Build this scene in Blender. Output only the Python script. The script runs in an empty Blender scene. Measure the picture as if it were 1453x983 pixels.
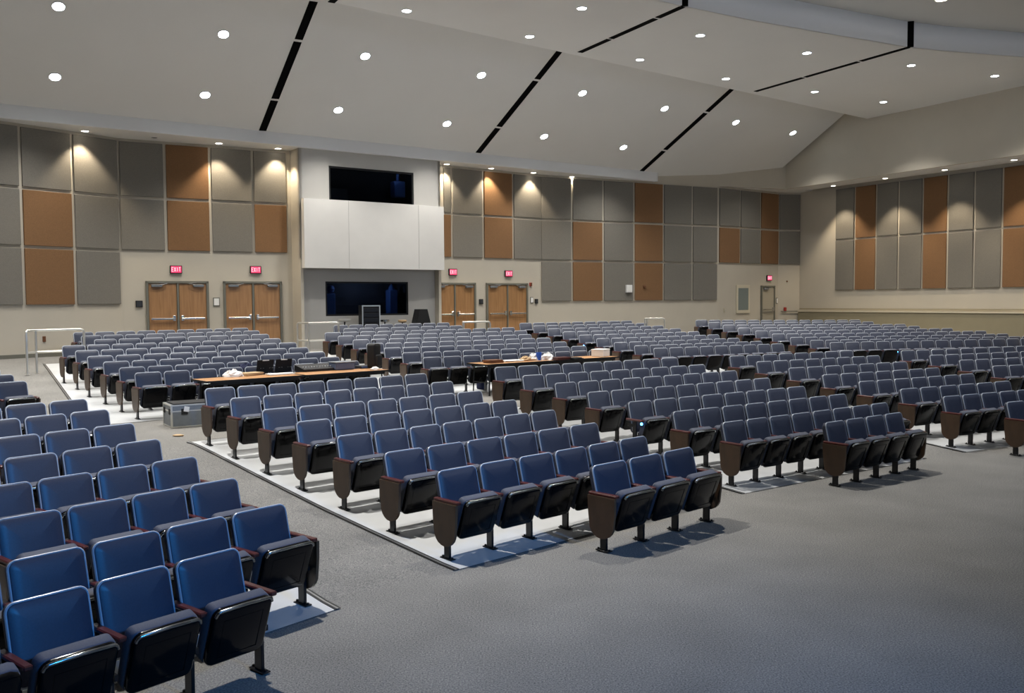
import bpy, bmesh, math, random
from math import sin, cos, pi, radians, hypot, atan2
from mathutils import Vector, Matrix
random.seed(7)
EXPOSURE = 0.0
scene = bpy.context.scene
COL = scene.collection

# ------------------------------------------------------------------ view
F, PITCH, ROLL, EYE = 1280.09, 0.050515, -0.006717, 2.62
W, H = 1453, 983
_cp, _sp, _cr, _sr = cos(PITCH), sin(PITCH), cos(ROLL), sin(ROLL)

def ray(px, py):
    """direction (per metre of depth) of a point of the photograph"""
    a, b = px - W / 2, py - H / 2
    u = (a * _cr + b * _sr) / F
    v = (-a * _sr + b * _cr) / F
    return Vector((u, _cp - _sp * v, -_sp - _cp * v))

def at_z(px, py, z):
    d = ray(px, py)
    t = (z - EYE) / d.z
    return Vector((d.x * t, d.y * t, z))

def at_plane(px, py, p0, n):
    d = ray(px, py)
    o = Vector((0, 0, EYE))
    t = (Vector(p0) - o).dot(n) / d.dot(n)
    return o + d * t

cam = bpy.data.cameras.new('camera')
cam.sensor_fit = 'HORIZONTAL'; cam.sensor_width = 36.0; cam.lens = 36.0 * F / W
cam.clip_end = 200
camo = bpy.data.objects.new('camera', cam); COL.objects.link(camo)
right, fwd, down = Vector((1, 0, 0)), Vector((0, _cp, -_sp)), Vector((0, -_sp, -_cp))
ex = right * _cr - down * _sr
ey = right * _sr + down * _cr
m = Matrix((ex, -ey, -fwd)).transposed().to_4x4()
m.translation = (0, 0, EYE)
camo.matrix_world = m
scene.camera = camo

# ------------------------------------------------------------------ floor profile: a shallow bowl around CX, CY
CX, CY = 27.4788, -19.093
KR = [39.6, 41.0, 42.1, 43.1, 44.2, 45.2, 46.2, 50.0, 51.3, 52.3, 53.3, 54.4, 55.4, 56.5, 57.5, 58.5, 60.2]
KZ = [0, .07, .13, .2, .28, .355, .425, .425, .48, .556, .63, .707, .785, .862, .935, 1.0, 1.11]

def floor_z(x, y):
    r = hypot(x - CX, y - CY)
    if r <= KR[0]: return KZ[0]
    for i in range(1, len(KR)):
        if r <= KR[i]:
            t = (r - KR[i - 1]) / (KR[i] - KR[i - 1])
            return KZ[i - 1] + t * (KZ[i] - KZ[i - 1])
    return KZ[-1]

def at_floor(px, py, up=0.0):
    d = ray(px, py); lo, hi = 3.0, 60.0
    for _ in range(50):
        mid = (lo + hi) / 2
        k = mid / d.y
        if EYE + d.z * k > floor_z(d.x * k, mid) + up: lo = mid
        else: hi = mid
    k = lo / d.y
    return Vector((d.x * k, lo, floor_z(d.x * k, lo)))

# ------------------------------------------------------------------ materials
def srgb(r, g, b):
    f = lambda c: (c / 255 / 12.92) if c / 255 <= .04045 else ((c / 255 + .055) / 1.055) ** 2.4
    return (f(r), f(g), f(b), 1.0)

def mat(name, col, rough=.5, metal=0.0, noise=0.0, nscale=60.0, bump=0.0, spec=.5, sheen=0.0, coat=0.0, detail=4.0):
    m = bpy.data.materials.new(name); m.use_nodes = True
    nt = m.node_tree; b = nt.nodes['Principled BSDF']
    b.inputs['Base Color'].default_value = col
    b.inputs['Roughness'].default_value = rough
    b.inputs['Metallic'].default_value = metal
    b.inputs['Specular IOR Level'].default_value = spec
    if sheen: b.inputs['Sheen Weight'].default_value = sheen
    if coat: b.inputs['Coat Weight'].default_value = coat; b.inputs['Coat Roughness'].default_value = .08
    if noise or bump:
        tc = nt.nodes.new('ShaderNodeTexCoord')
        nz = nt.nodes.new('ShaderNodeTexNoise'); nz.inputs['Scale'].default_value = nscale; nz.inputs['Detail'].default_value = detail
        nt.links.new(tc.outputs['Object'], nz.inputs['Vector'])
        if noise:
            mr = nt.nodes.new('ShaderNodeMapRange')
            mr.inputs[1].default_value = .3; mr.inputs[2].default_value = .7
            mr.inputs[3].default_value = 1 - noise; mr.inputs[4].default_value = 1 + noise
            nt.links.new(nz.outputs['Fac'], mr.inputs[0])
            mx = nt.nodes.new('ShaderNodeVectorMath'); mx.operation = 'SCALE'
            mx.inputs[0].default_value = col[:3]
            nt.links.new(mr.outputs[0], mx.inputs['Scale'])
            nt.links.new(mx.outputs[0], b.inputs['Base Color'])
        if bump:
            bp = nt.nodes.new('ShaderNodeBump'); bp.inputs['Strength'].default_value = bump; bp.inputs['Distance'].default_value = .01
            nt.links.new(nz.outputs['Fac'], bp.inputs['Height'])
            nt.links.new(bp.outputs[0], b.inputs['Normal'])
    return m

def emit(name, col, strength):
    m = bpy.data.materials.new(name); m.use_nodes = True
    nt = m.node_tree; b = nt.nodes['Principled BSDF']
    b.inputs['Base Color'].default_value = (.02, .02, .02, 1)
    b.inputs['Emission Color'].default_value = col
    b.inputs['Emission Strength'].default_value = strength
    return m

def wood(name, c1, c2, scale=3.0, rough=.4, stretch=(8, 8, .6)):
    m = bpy.data.materials.new(name); m.use_nodes = True
    nt = m.node_tree; b = nt.nodes['Principled BSDF']
    tc = nt.nodes.new('ShaderNodeTexCoord'); mp = nt.nodes.new('ShaderNodeMapping')
    mp.inputs['Scale'].default_value = stretch
    nz = nt.nodes.new('ShaderNodeTexNoise'); nz.inputs['Scale'].default_value = scale; nz.inputs['Detail'].default_value = 6
    nz.inputs['Distortion'].default_value = .6
    cr = nt.nodes.new('ShaderNodeValToRGB')
    cr.color_ramp.elements[0].color = c1; cr.color_ramp.elements[1].color = c2
    cr.color_ramp.elements[0].position = .3; cr.color_ramp.elements[1].position = .7
    nt.links.new(tc.outputs['Object'], mp.inputs[0]); nt.links.new(mp.outputs[0], nz.inputs['Vector'])
    nt.links.new(nz.outputs['Fac'], cr.inputs[0]); nt.links.new(cr.outputs[0], b.inputs['Base Color'])
    b.inputs['Roughness'].default_value = rough
    return m

M = {}
M['seat_blue'] = mat('blue_vinyl', (.044, .051, .078, 1), .38, noise=.08, nscale=90, bump=.04, spec=.4)
M['seat_fabric'] = mat('blue_seat_fabric', (.054, .062, .092, 1), .7, noise=.15, nscale=160, bump=.1, sheen=.15)
M['piping'] = mat('highlight_pale_piping', (.40, .43, .48, 1), .3)  # piping paled to carry the highlight along the edge of the back
M['shell'] = mat('grey_back_shell', (.035, .037, .042, 1), .45)
M['pan'] = mat('black_gloss_plastic', (.003, .003, .0035, 1), .14, spec=.18)
M['lip'] = mat('polished_dark_lip', (.30, .31, .31, 1), .20, metal=1.0)
M['black_steel'] = mat('black_steel', (.012, .012, .013, 1), .32, metal=.3)
M['arm_wood'] = wood('maroon_wood', (.060, .010, .010, 1), (.10, .022, .018, 1), 4, .3, (20, 2, 20))
M['end_wood'] = wood('dark_walnut', (.048, .026, .013, 1), (.082, .047, .025, 1), 3, .42, (10, 2, 1))
M['carpet'] = None
M['concrete'] = mat('painted_concrete', (.52, .53, .535, 1), .45, noise=.05, nscale=2.5, spec=.4)
M['strip'] = mat('dark_edge_strip', (.045, .045, .045, 1), .4, metal=.5)
M['strip_light'] = mat('aluminium_strip', (.5, .5, .5, 1), .35, metal=.9)
M['wall'] = mat('beige_wall_paint', (.52, .473, .39, 1), .7, noise=.02, nscale=1.5, bump=.02)
M['wall_dado'] = mat('shade_darkened_dado_paint', (.28, .245, .16, 1), .7, noise=.03, nscale=2)  # weaker light on the low wall's face is put into this darker paint
M['booth'] = mat('pale_grey_booth_paint', (.50, .485, .455, 1), .7, noise=.02, nscale=1.2)
M['balcony'] = mat('off_white_balcony_paint', (.72, .70, .665, 1), .65, noise=.03, nscale=1.3)
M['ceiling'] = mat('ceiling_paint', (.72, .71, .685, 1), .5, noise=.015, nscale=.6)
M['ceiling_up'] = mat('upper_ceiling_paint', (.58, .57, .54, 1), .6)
M['fascia'] = mat('pale_fascia_paint', (.84, .84, .84, 1), .5)
M['fab_grey'] = mat('grey_acoustic_fabric', (.185, .172, .148, 1), .95, noise=.10, nscale=55, bump=.15)
M['fab_brown'] = mat('brown_acoustic_fabric', (.205, .108, .048, 1), .95, noise=.12, nscale=55, bump=.15)
M['door_wood'] = wood('honey_oak_veneer', (.30, .155, .062, 1), (.42, .225, .098, 1), 2.2, .38, (7, 7, .5))
M['door_paint'] = mat('beige_door_paint', (.40, .36, .28, 1), .5)
M['frame'] = mat('grey_green_metal_frame', (.16, .155, .125, 1), .45)
M['steel'] = mat('brushed_steel', (.62, .62, .60, 1), .25, metal=1)
M['rail'] = mat('satin_rail_steel', (.66, .65, .60, 1), .32, metal=.7)
M['black'] = mat('matt_black', (.006, .006, .007, 1), .7)
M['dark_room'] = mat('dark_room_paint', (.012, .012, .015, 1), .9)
M['dim_blue'] = mat('dim_blue_equipment', (.05, .11, .28, 1), .6)
M['white'] = mat('white_plastic', (.75, .75, .74, 1), .4)
M['paper'] = mat('white_paper', (.8, .79, .76, 1), .8)
M['tan'] = mat('tan_cardboard', (.45, .31, .17, 1), .8)
M['red'] = mat('red_plastic', (.35, .03, .02, 1), .4)
M['brown'] = mat('brown_plastic', (.13, .05, .02, 1), .5)
M['navy'] = mat('navy_cloth', (.008, .012, .045, 1), .9)
M['blue_plastic'] = mat('blue_plastic', (.02, .12, .6, 1), .35)
M['closer'] = mat('grey_closer_paint', (.20, .21, .22, 1), .4, metal=.3)
M['grey_blue'] = mat('grey_blue_plastic', (.10, .14, .24, 1), .4)
M['table_wood'] = wood('table_laminate', (.42, .21, .085, 1), (.52, .28, .13, 1), 3, .35, (1, 8, 8))
M['case'] = mat('grey_laminate_case', (.17, .19, .21, 1), .45, noise=.08, nscale=12)
M['whiteboard'] = mat('grey_green_board', (.19, .22, .21, 1), .45)
M['trim_white'] = mat('cream_trim_paint', (.62, .56, .43, 1), .5)
M['slot'] = mat('black_slot', (.003, .003, .003, 1), .9, spec=.05)
M['lamp_cool'] = emit('cool_lamp_lens', (.80, .92, 1.0, 1), 40.0)
M['lamp_warm'] = emit('warm_lamp_lens', (1.0, .90, .74, 1), 14.0)
M['exit_face'] = emit('exit_red_face', (1.0, .045, .17, 1), 1.0)
M['exit_text'] = emit('exit_pale_letters', (1.0, .62, .70, 1), 1.3)
M['blue_led'] = emit('blue_led', (.08, .38, 1.0, 1), 9.0)

def carpet():
    m = bpy.data.materials.new('flecked_grey_carpet'); m.use_nodes = True
    nt = m.node_tree; b = nt.nodes['Principled BSDF']
    tc = nt.nodes.new('ShaderNodeTexCoord')
    n1 = nt.nodes.new('ShaderNodeTexNoise'); n1.inputs['Scale'].default_value = 75; n1.inputs['Detail'].default_value = 5; n1.inputs['Roughness'].default_value = .7
    n2 = nt.nodes.new('ShaderNodeTexNoise'); n2.inputs['Scale'].default_value = 1.1; n2.inputs['Detail'].default_value = 3
    for n_ in (n1, n2): nt.links.new(tc.outputs['Object'], n_.inputs['Vector'])
    cr = nt.nodes.new('ShaderNodeValToRGB')
    cr.color_ramp.elements[0].position = .33; cr.color_ramp.elements[1].position = .68
    cr.color_ramp.elements[0].color = (.068, .070, .074, 1); cr.color_ramp.elements[1].color = (.335, .32, .29, 1)
    nt.links.new(n1.outputs['Fac'], cr.inputs[0])
    mr = nt.nodes.new('ShaderNodeMapRange'); mr.inputs[1].default_value = .3; mr.inputs[2].default_value = .7; mr.inputs[3].default_value = .9; mr.inputs[4].default_value = 1.1
    nt.links.new(n2.outputs['Fac'], mr.inputs[0])
    vm = nt.nodes.new('ShaderNodeVectorMath'); vm.operation = 'SCALE'
    nt.links.new(cr.outputs[0], vm.inputs[0]); nt.links.new(mr.outputs[0], vm.inputs['Scale'])
    nt.links.new(vm.outputs[0], b.inputs['Base Color'])
    b.inputs['Roughness'].default_value = .95; b.inputs['Specular IOR Level'].default_value = .15
    bp = nt.nodes.new('ShaderNodeBump'); bp.inputs['Strength'].default_value = .18; bp.inputs['Distance'].default_value = .01
    nt.links.new(n1.outputs['Fac'], bp.inputs['Height']); nt.links.new(bp.outputs[0], b.inputs['Normal'])
    return m
M['carpet'] = carpet()

def glass():
    m = bpy.data.materials.new('dark_window_glass'); m.use_nodes = True
    nt = m.node_tree; nt.nodes.clear()
    o = nt.nodes.new('ShaderNodeOutputMaterial'); mx = nt.nodes.new('ShaderNodeMixShader')
    t = nt.nodes.new('ShaderNodeBsdfTransparent'); t.inputs[0].default_value = (.55, .58, .62, 1)
    g = nt.nodes.new('ShaderNodeBsdfGlossy'); g.inputs['Roughness'].default_value = .02; g.inputs[0].default_value = (.6, .65, .7, 1)
    fr = nt.nodes.new('ShaderNodeFresnel'); fr.inputs[0].default_value = 1.3
    nt.links.new(fr.outputs[0], mx.inputs[0]); nt.links.new(t.outputs[0], mx.inputs[1]); nt.links.new(g.outputs[0], mx.inputs[2])
    nt.links.new(mx.outputs[0], o.inputs[0])
    return m
M['glass'] = glass()

# ------------------------------------------------------------------ mesh helpers
class MB:
    """collects shapes, then links them as ONE mesh object"""
    def __init__(self): self.v = []; self.f = []; self.s = []
    def add(self, vs, fs, smooth=False):
        o = len(self.v)
        self.v += [tuple(p) for p in vs]
        self.f += [tuple(i + o for i in f) for f in fs]
        self.s += [smooth] * len(fs)
        return self
    def box(self, c, size, mtx=None, bev=0.0):
        x, y, z = (s / 2 for s in size)
        b = min(bev, x * .9, y * .9, z * .9)
        if b <= 0:
            vs = [Vector((sx * x, sy * y, sz * z)) for sx in (-1, 1) for sy in (-1, 1) for sz in (-1, 1)]
            fs = [(0, 1, 3, 2), (4, 6, 7, 5), (0, 4, 5, 1), (2, 3, 7, 6), (0, 2, 6, 4), (1, 5, 7, 3)]
        else:
            vs = []; idx = {}
            for sx in (-1, 1):
                for sy in (-1, 1):
                    for sz in (-1, 1):
                        for a in range(3):
                            p = [sx * (x - b), sy * (y - b), sz * (z - b)]
                            p[a] = (sx * x, sy * y, sz * z)[a]
                            idx[(sx, sy, sz, a)] = len(vs); vs.append(Vector(p))
            g = lambda *k: idx[k]
            fs = []
            for s in (-1, 1):
                fs += [(g(s, -1, -1, 0), g(s, 1, -1, 0), g(s, 1, 1, 0), g(s, -1, 1, 0)),
                       (g(-1, s, -1, 1), g(1, s, -1, 1), g(1, s, 1, 1), g(-1, s, 1, 1)),
                       (g(-1, -1, s, 2), g(1, -1, s, 2), g(1, 1, s, 2), g(-1, 1, s, 2))]
            for s in (-1, 1):
                for t in (-1, 1):
                    fs += [(g(s, t, -1, 0), g(s, t, 1, 0), g(s, t, 1, 1), g(s, t, -1, 1)),
                           (g(s, -1, t, 0), g(s, 1, t, 0), g(s, 1, t, 2), g(s, -1, t, 2)),
                           (g(-1, s, t, 1), g(1, s, t, 1), g(1, s, t, 2), g(-1, s, t, 2))]
                    for q in (-1, 1):
                        fs.append((g(s, t, q, 0), g(s, t, q, 1), g(s, t, q, 2)))
        c = Vector(c)
        vs = [(mtx @ p if mtx else p) + c for p in vs]
        return self.add(vs, fs)
    def prism(self, pts, vec):
        """closed outline pts (Vectors) pushed along vec"""
        n = len(pts); vec = Vector(vec)
        vs = [Vector(p) for p in pts] + [Vector(p) + vec for p in pts]
        fs = [tuple(range(n)), tuple(range(2 * n - 1, n - 1, -1))]
        fs += [(i, i + n, (i + 1) % n + n, (i + 1) % n) for i in range(n)]
        return self.add(vs, fs)
    def tube(self, path, r, n=10, closed=False, cap=True):
        path = [Vector(p) for p in path]; k = len(path); rings = []
        up = None
        for i in range(k):
            a = path[(i - 1) % k] if (closed or i > 0) else path[i]
            b = path[(i + 1) % k] if (closed or i < k - 1) else path[i]
            t = (b - a).normalized()
            if up is None: up = t.orthogonal().normalized()
            up = (up - t * up.dot(t)).normalized(); sd = t.cross(up)
            rings.append([path[i] + (up * cos(2 * pi * j / n) + sd * sin(2 * pi * j / n)) * r for j in range(n)])
        vs = [p for rg in rings for p in rg]; fs = []
        for i in range(k if closed else k - 1):
            i2 = (i + 1) % k
            fs += [(i * n + j, i * n + (j + 1) % n, i2 * n + (j + 1) % n, i2 * n + j) for j in range(n)]
        self.add(vs, fs, True)
        if not closed and cap:
            self.add(rings[0], [tuple(range(n - 1, -1, -1))]); self.add(rings[-1], [tuple(range(n))])
        return self
    def lathe(self, prof, n=20, mtx=None):
        """prof: list of (r, z)"""
        vs = []; fs = []
        for r, z in prof:
            for j in range(n):
                p = Vector((r * cos(2 * pi * j / n), r * sin(2 * pi * j / n), z)); vs.append(mtx @ p if mtx else p)
        for i in range(len(prof) - 1):
            fs += [(i * n + j, i * n + (j + 1) % n, (i + 1) * n + (j + 1) % n, (i + 1) * n + j) for j in range(n)]
        self.add(vs, fs, True)
        self.add(vs[:n], [tuple(range(n - 1, -1, -1))]); self.add(vs[-n:], [tuple(range(n))])
        return self
    def slab(self, w, h, t, r, mtx, dome=.0, seg=4, bev=.012, back_bev=.006):
        """rounded padded slab: width along x, height along z, front towards -y"""
        def outline(ins, y):
            out = []
            ww, hh, rr = w / 2 - ins, h / 2 - ins, max(r - ins, .004)
            for cx, cz, a0 in ((1, 1, 0), (-1, 1, pi / 2), (-1, -1, pi), (1, -1, 3 * pi / 2)):
                for k in range(seg + 1):
                    a = a0 + pi / 2 * k / seg
                    out.append(Vector((cx * (ww - rr) + rr * cos(a), y, cz * (hh - rr) + rr * sin(a))))
            return out
        rings = [outline(back_bev, t / 2), outline(0, t / 2 - back_bev), outline(0, -t / 2 + bev), outline(bev * .35, -t / 2 + bev * .35), outline(bev, -t / 2)]
        if dome:
            rings += [outline(min(w, h) * .16, -t / 2 - dome * .65), outline(min(w, h) * .34, -t / 2 - dome)]
        n = len(rings[0]); vs = [mtx @ p for rg in rings for p in rg]; fs = []
        for i in range(len(rings) - 1):
            fs += [(i * n + j, (i + 1) * n + j, (i + 1) * n + (j + 1) % n, i * n + (j + 1) % n) for j in range(n)]
        self.add(vs, fs, True)
        b = (len(rings) - 1) * n
        self.add(vs[:n], [tuple(range(n))]); self.add(vs[b:b + n], [tuple(range(n - 1, -1, -1))], True)
        return self
    def mesh(self, name, m):
        me = bpy.data.meshes.new(name)
        me.from_pydata([tuple(p) for p in self.v], [], self.f)
        bm = bmesh.new(); bm.from_mesh(me)
        bmesh.ops.remove_doubles(bm, verts=bm.verts, dist=1e-5)
        bmesh.ops.recalc_face_normals(bm, faces=bm.faces)
        bm.to_mesh(me); bm.free()
        for p in me.polygons: p.use_smooth = False
        if any(self.s):
            for p in me.polygons: p.use_smooth = True
            try: me.set_sharp_from_angle(angle=radians(38))
            except Exception: pass
        me.materials.append(m)
        return me
    def build(self, name, m, parent=None):
        o = bpy.data.objects.new(name, self.mesh(name, m)); COL.objects.link(o)
        if parent is not None: o.parent = parent
        return o

def tag(o, label=None, cat=None, group=None, kind=None):
    if label: o['label'] = label
    if cat: o['category'] = cat
    if group: o['group'] = group
    if kind: o['kind'] = kind
    return o

def thing(name, loc, rz=0.0, label=None, cat=None, group=None, mtx=None):
    o = bpy.data.objects.new(name, None); COL.objects.link(o); o.empty_display_size = .1
    if mtx is not None: o.matrix_world = mtx
    else: o.location = loc; o.rotation_euler = (0, 0, rz)
    return tag(o, label, cat, group)

def struct(name, mb, m): return tag(mb.build(name, m), kind='structure')

def copy_tree(o, parent=None):
    c = o.copy(); COL.objects.link(c)
    if parent is not None: c.parent = parent
    for ch in list(o.children): copy_tree(ch, c)
    return c

# ------------------------------------------------------------------ setting: floor
def polar_floor():
    mb = MB(); rs = []
    r = 18.0
    while r < 66: rs.append(r); r += (.25 if r > 38 else 1.0)
    a0, a1, na = radians(100), radians(170), 150
    vs = []
    for r in rs:
        for j in range(na + 1):
            a = a0 + (a1 - a0) * j / na
            x, y = CX + r * cos(a), CY + r * sin(a)
            vs.append((x, y, floor_z(x, y)))
    fs = [(i * (na + 1) + j, i * (na + 1) + j + 1, (i + 1) * (na + 1) + j + 1, (i + 1) * (na + 1) + j) for i in range(len(rs) - 1) for j in range(na)]
    mb.add(vs, fs, True)
    return mb
struct('floor', polar_floor(), M['carpet'])
for p in bpy.data.objects['floor'].data.polygons: p.use_smooth = True

# ------------------------------------------------------------------ seats
""" rows: (row number from the front, x, y of the left end, direction in degrees, seat spacing, seats) """
ROWS = {
 'A': [
  (0, -3.339, 4.738, 39.36, 0.5424, 4),
  (1, -3.838, 5.575, 39.75, 0.5813, 5),
  (2, -4.089, 6.983, 39.94, 0.5552, 4),
  (3, -4.803, 7.869, 40.16, 0.5575, 4),
  (4, -5.553, 8.607, 40.42, 0.5766, 4),
  (5, -5.802, 9.914, 40.46, 0.5637, 3),
  (6, -6.467, 10.743, 40.50, 0.5563, 3),
  (7, -7.104, 11.442, 40.57, 0.5629, 3),
 ],
 'B': [
  (0, 0.807, 9.436, 46.72, 0.6138, 3),
  (1, -0.802, 9.154, 46.71, 0.5780, 6),
  (2, -1.464, 10.008, 47.47, 0.5992, 6),
  (3, -2.162, 10.881, 47.60, 0.5435, 7),
  (4, -2.847, 11.680, 48.60, 0.5560, 7),
  (5, -3.502, 12.434, 49.33, 0.5659, 7),
  (6, -4.187, 13.226, 49.17, 0.5196, 8),
  (7, -4.822, 14.004, 49.03, 0.5349, 8),
 ],
 'C': [
  (0, 4.394, 12.674, 54.16, 0.4949, 4),
  (1, 2.931, 12.640, 54.68, 0.5108, 8),
  (2, 2.387, 13.504, 55.27, 0.5384, 8),
  (3, 1.824, 14.365, 55.79, 0.5546, 8),
  (4, 1.247, 15.231, 55.66, 0.5210, 9),
  (5, 0.735, 16.145, 55.93, 0.5322, 9),
  (6, 0.163, 16.948, 56.31, 0.5414, 9),
  (7, -0.380, 17.993, 56.53, 0.5605, 9),
 ],
 'D': [
  (0, 8.239, 15.017, 61.80, 0.5300, 4),
  (1, 7.537, 15.775, 61.80, 0.5270, 8),
  (2, 7.169, 16.671, 62.18, 0.5502, 6),
  (3, 6.765, 17.628, 61.68, 0.5129, 7),
  (4, 6.350, 18.494, 62.04, 0.5254, 7),
  (5, 5.940, 19.429, 62.38, 0.5416, 7),
  (6, 5.499, 20.364, 62.09, 0.5087, 8),
  (7, 5.122, 21.318, 62.24, 0.5199, 8),
 ],
 'E': [
  (4, 10.993, 20.656, 67.89, 0.5281, 4),
  (5, 10.725, 21.642, 67.88, 0.5192, 6),
  (6, 10.410, 22.510, 68.17, 0.5253, 8),
  (7, 10.071, 23.387, 68.28, 0.5169, 11),
 ],
 'Ar': [
  (0, -9.464, 14.280, 40.14, 0.5600, 3),
  (1, -10.237, 15.267, 40.14, 0.5600, 3),
  (2, -10.890, 15.989, 40.14, 0.5600, 3),
 ],
 'Br': [
  (0, -7.217, 17.124, 49.47, 0.5510, 9),
  (1, -7.877, 17.957, 49.54, 0.5579, 9),
  (2, -8.551, 18.745, 49.62, 0.5788, 9),
  (3, -9.227, 19.481, 49.80, 0.5907, 9),
  (4, -9.910, 20.369, 49.52, 0.5515, 10),
  (5, -10.587, 21.134, 49.54, 0.5585, 10),
  (6, -10.552, 22.692, 49.53, 0.5951, 8),
  (7, -11.224, 23.418, 49.18, 0.5542, 9),
  (8, -11.777, 24.147, 49.14, 0.5557, 9),
 ],
 'Cr': [
  (0, -2.142, 21.305, 58.59, 0.5397, 10),
  (1, -2.772, 22.480, 58.64, 0.5717, 10),
  (2, -3.347, 23.367, 58.08, 0.5309, 11),
  (3, -3.941, 24.216, 57.79, 0.5497, 11),
  (4, -4.459, 25.061, 57.24, 0.5492, 11),
  (5, -5.029, 25.890, 56.83, 0.5506, 12),
  (6, -5.577, 26.720, 56.58, 0.5674, 12),
  (7, -5.294, 28.185, 56.19, 0.5450, 8),
  (8, -5.803, 29.208, 56.06, 0.5463, 8),
 ],
 'Dr': [
  (0, 3.849, 24.706, 62.50, 0.5355, 9),
  (1, 3.451, 25.666, 62.41, 0.5400, 9),
  (2, 2.974, 26.583, 62.41, 0.5400, 9),
  (3, 2.546, 27.527, 62.41, 0.5400, 9),
  (4, 2.082, 28.452, 62.41, 0.5400, 9),
  (5, 1.629, 29.382, 62.41, 0.5400, 9),
  (6, 1.177, 30.313, 62.41, 0.5400, 9),
  (7, 0.713, 31.237, 62.41, 0.5400, 9),
  (8, 0.245, 32.160, 62.33, 0.5463, 9),
 ],
 'Er': [
  (0, 9.619, 27.358, 75.25, 0.5400, 19),
  (1, 9.350, 28.363, 75.25, 0.5400, 18),
  (2, 9.026, 29.346, 75.25, 0.5400, 16),
  (3, 8.717, 30.335, 75.75, 0.5400, 16),
  (4, 8.427, 31.331, 76.00, 0.5400, 15),
  (5, 8.069, 32.301, 76.50, 0.5400, 14),
  (6, 7.764, 33.291, 79.00, 0.5400, 14),
  (7, 7.436, 34.272, 78.50, 0.5400, 13),
  (8, 7.156, 35.272, 80.75, 0.5400, 13),
 ],
}

ROWS['B'][1] = ROWS['B'][1][:5] + (6,)
W0 = .56
BACK_LEAN, SEAT_TILT = radians(14), radians(20)
def seat_meshes(low=False):
    sg = 2 if low else 5
    d = {}
    Rb = Matrix.Translation((W0 / 2, .155, .612)) @ Matrix.Rotation(-BACK_LEAN, 4, 'X')
    d['backrest'] = MB().slab(.505, .50, .065, .06, Rb, dome=0 if low else .012, seg=sg, bev=.016).mesh('backrest', M['seat_blue'])
    sh = Matrix.Translation((W0 / 2, .195, .60)) @ Matrix.Rotation(-BACK_LEAN, 4, 'X')
    d['back_shell'] = MB().slab(.47, .44, .03, .05, sh, seg=sg).mesh('back_shell', M['shell'])
    # piping around the front edge of the back
    pts = []
    w, h, r = .505 / 2 - .004, .25 - .004, .056
    for cx, cz, a0 in ((1, 1, 0), (-1, 1, pi / 2), (-1, -1, pi), (1, -1, 3 * pi / 2)):
        for k in range(sg + 1):
            a = a0 + pi / 2 * k / sg
            pts.append(Rb @ Vector((cx * (w - r) + r * cos(a), -.021, cz * (h - r) + r * sin(a))))
    d['piping'] = MB().tube(pts, .0095, 4 if low else 6, closed=True).mesh('piping', M['piping'])
    cc = Vector((W0 / 2, -.095, .43))
    nrm = Vector((0, -cos(SEAT_TILT), -sin(SEAT_TILT)))
    Rs = Matrix.Translation(cc) @ Matrix.Rotation(SEAT_TILT, 4, 'X')
    d['seat_cushion'] = MB().slab(.472, .43, .105, .05, Rs, seg=sg, bev=.02, back_bev=.02, dome=0).mesh('seat_cushion', M['seat_fabric'])
    Rp = Matrix.Translation(cc + nrm * .072) @ Matrix.Rotation(SEAT_TILT, 4, 'X')
    p = MB().slab(.462, .432, .05, .06, Rp, seg=sg, bev=.022, back_bev=.004)
    if not low:
        q = [(-.155, .135), (.155, .135), (.155, -.15), (-.155, -.15)]
        p.tube([Rp @ Vector((x, -.0235, z)) for x, z in q], .004, 6, closed=True)
        d['front_lip'] = MB().tube([Rp @ Vector((x, -.014, z)) for x, z in ((-.224, .175), (-.214, .200), (-.195, .211), (0, .216), (.195, .211), (.214, .200), (.224, .175))], .012, 10).mesh('front_lip', M['lip'])
    d['seat_pan'] = p.mesh('seat_pan', M['pan'])
    def leg(x):
        mb = MB().box((x, 0, .29), (.028, .088, .56), bev=0 if low else .005)
        mb.box((x, 0, .006), (.062, .18, .012), bev=0 if low else .003)
        if not low:
            for s in (-1, 1): mb.lathe([(.011, 0), (.011, .012), (.006, .016)], 8, Matrix.Translation((x, s * .075, .012)))
            mb.box((x, .095, .50), (.022, .13, .05)); mb.box((x, -.05, .33), (.022, .09, .04))
        return mb
    def arm(x):
        mb = MB()
        Ra = Matrix.Translation((x, 0, .592)) @ Matrix.Rotation(pi / 2, 4, 'X')
        return mb.box((x, .0, .590), (.056, .38, .032), bev=0 if low else .008)
    def panel(x):
        pts = [(.185, .575), (-.185, .575), (-.182, .42), (-.172, .33)]
        for k in range(1, 10):
            a = pi + pi * k / 10
            pts.append((-.002 + .168 * cos(a), .29 + .155 * sin(a)))
        pts += [(.168, .33), (.178, .42)]
        return MB().prism([Vector((x - .014, y, z)) for y, z in pts], (.028, 0, 0))
    for side, x in (('l', 0.0), ('r', W0)):
        d['leg' + side] = leg(x).mesh('leg', M['black_steel'])
        d['armrest' + side] = arm(x).mesh('armrest', M['arm_wood'])
        d['end_panel' + side] = panel(-.03 if side == 'l' else W0 + .03).mesh('end_panel', M['end_wood'])
    d['light'] = MB().lathe([(.022, 0), (.022, .012), (.014, .018)], 12, Matrix.Translation((-.028, -.18, .55)) @ Matrix.Rotation(pi / 2, 4, 'X')).mesh('aisle_light', M['blue_led'])
    return d

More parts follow.
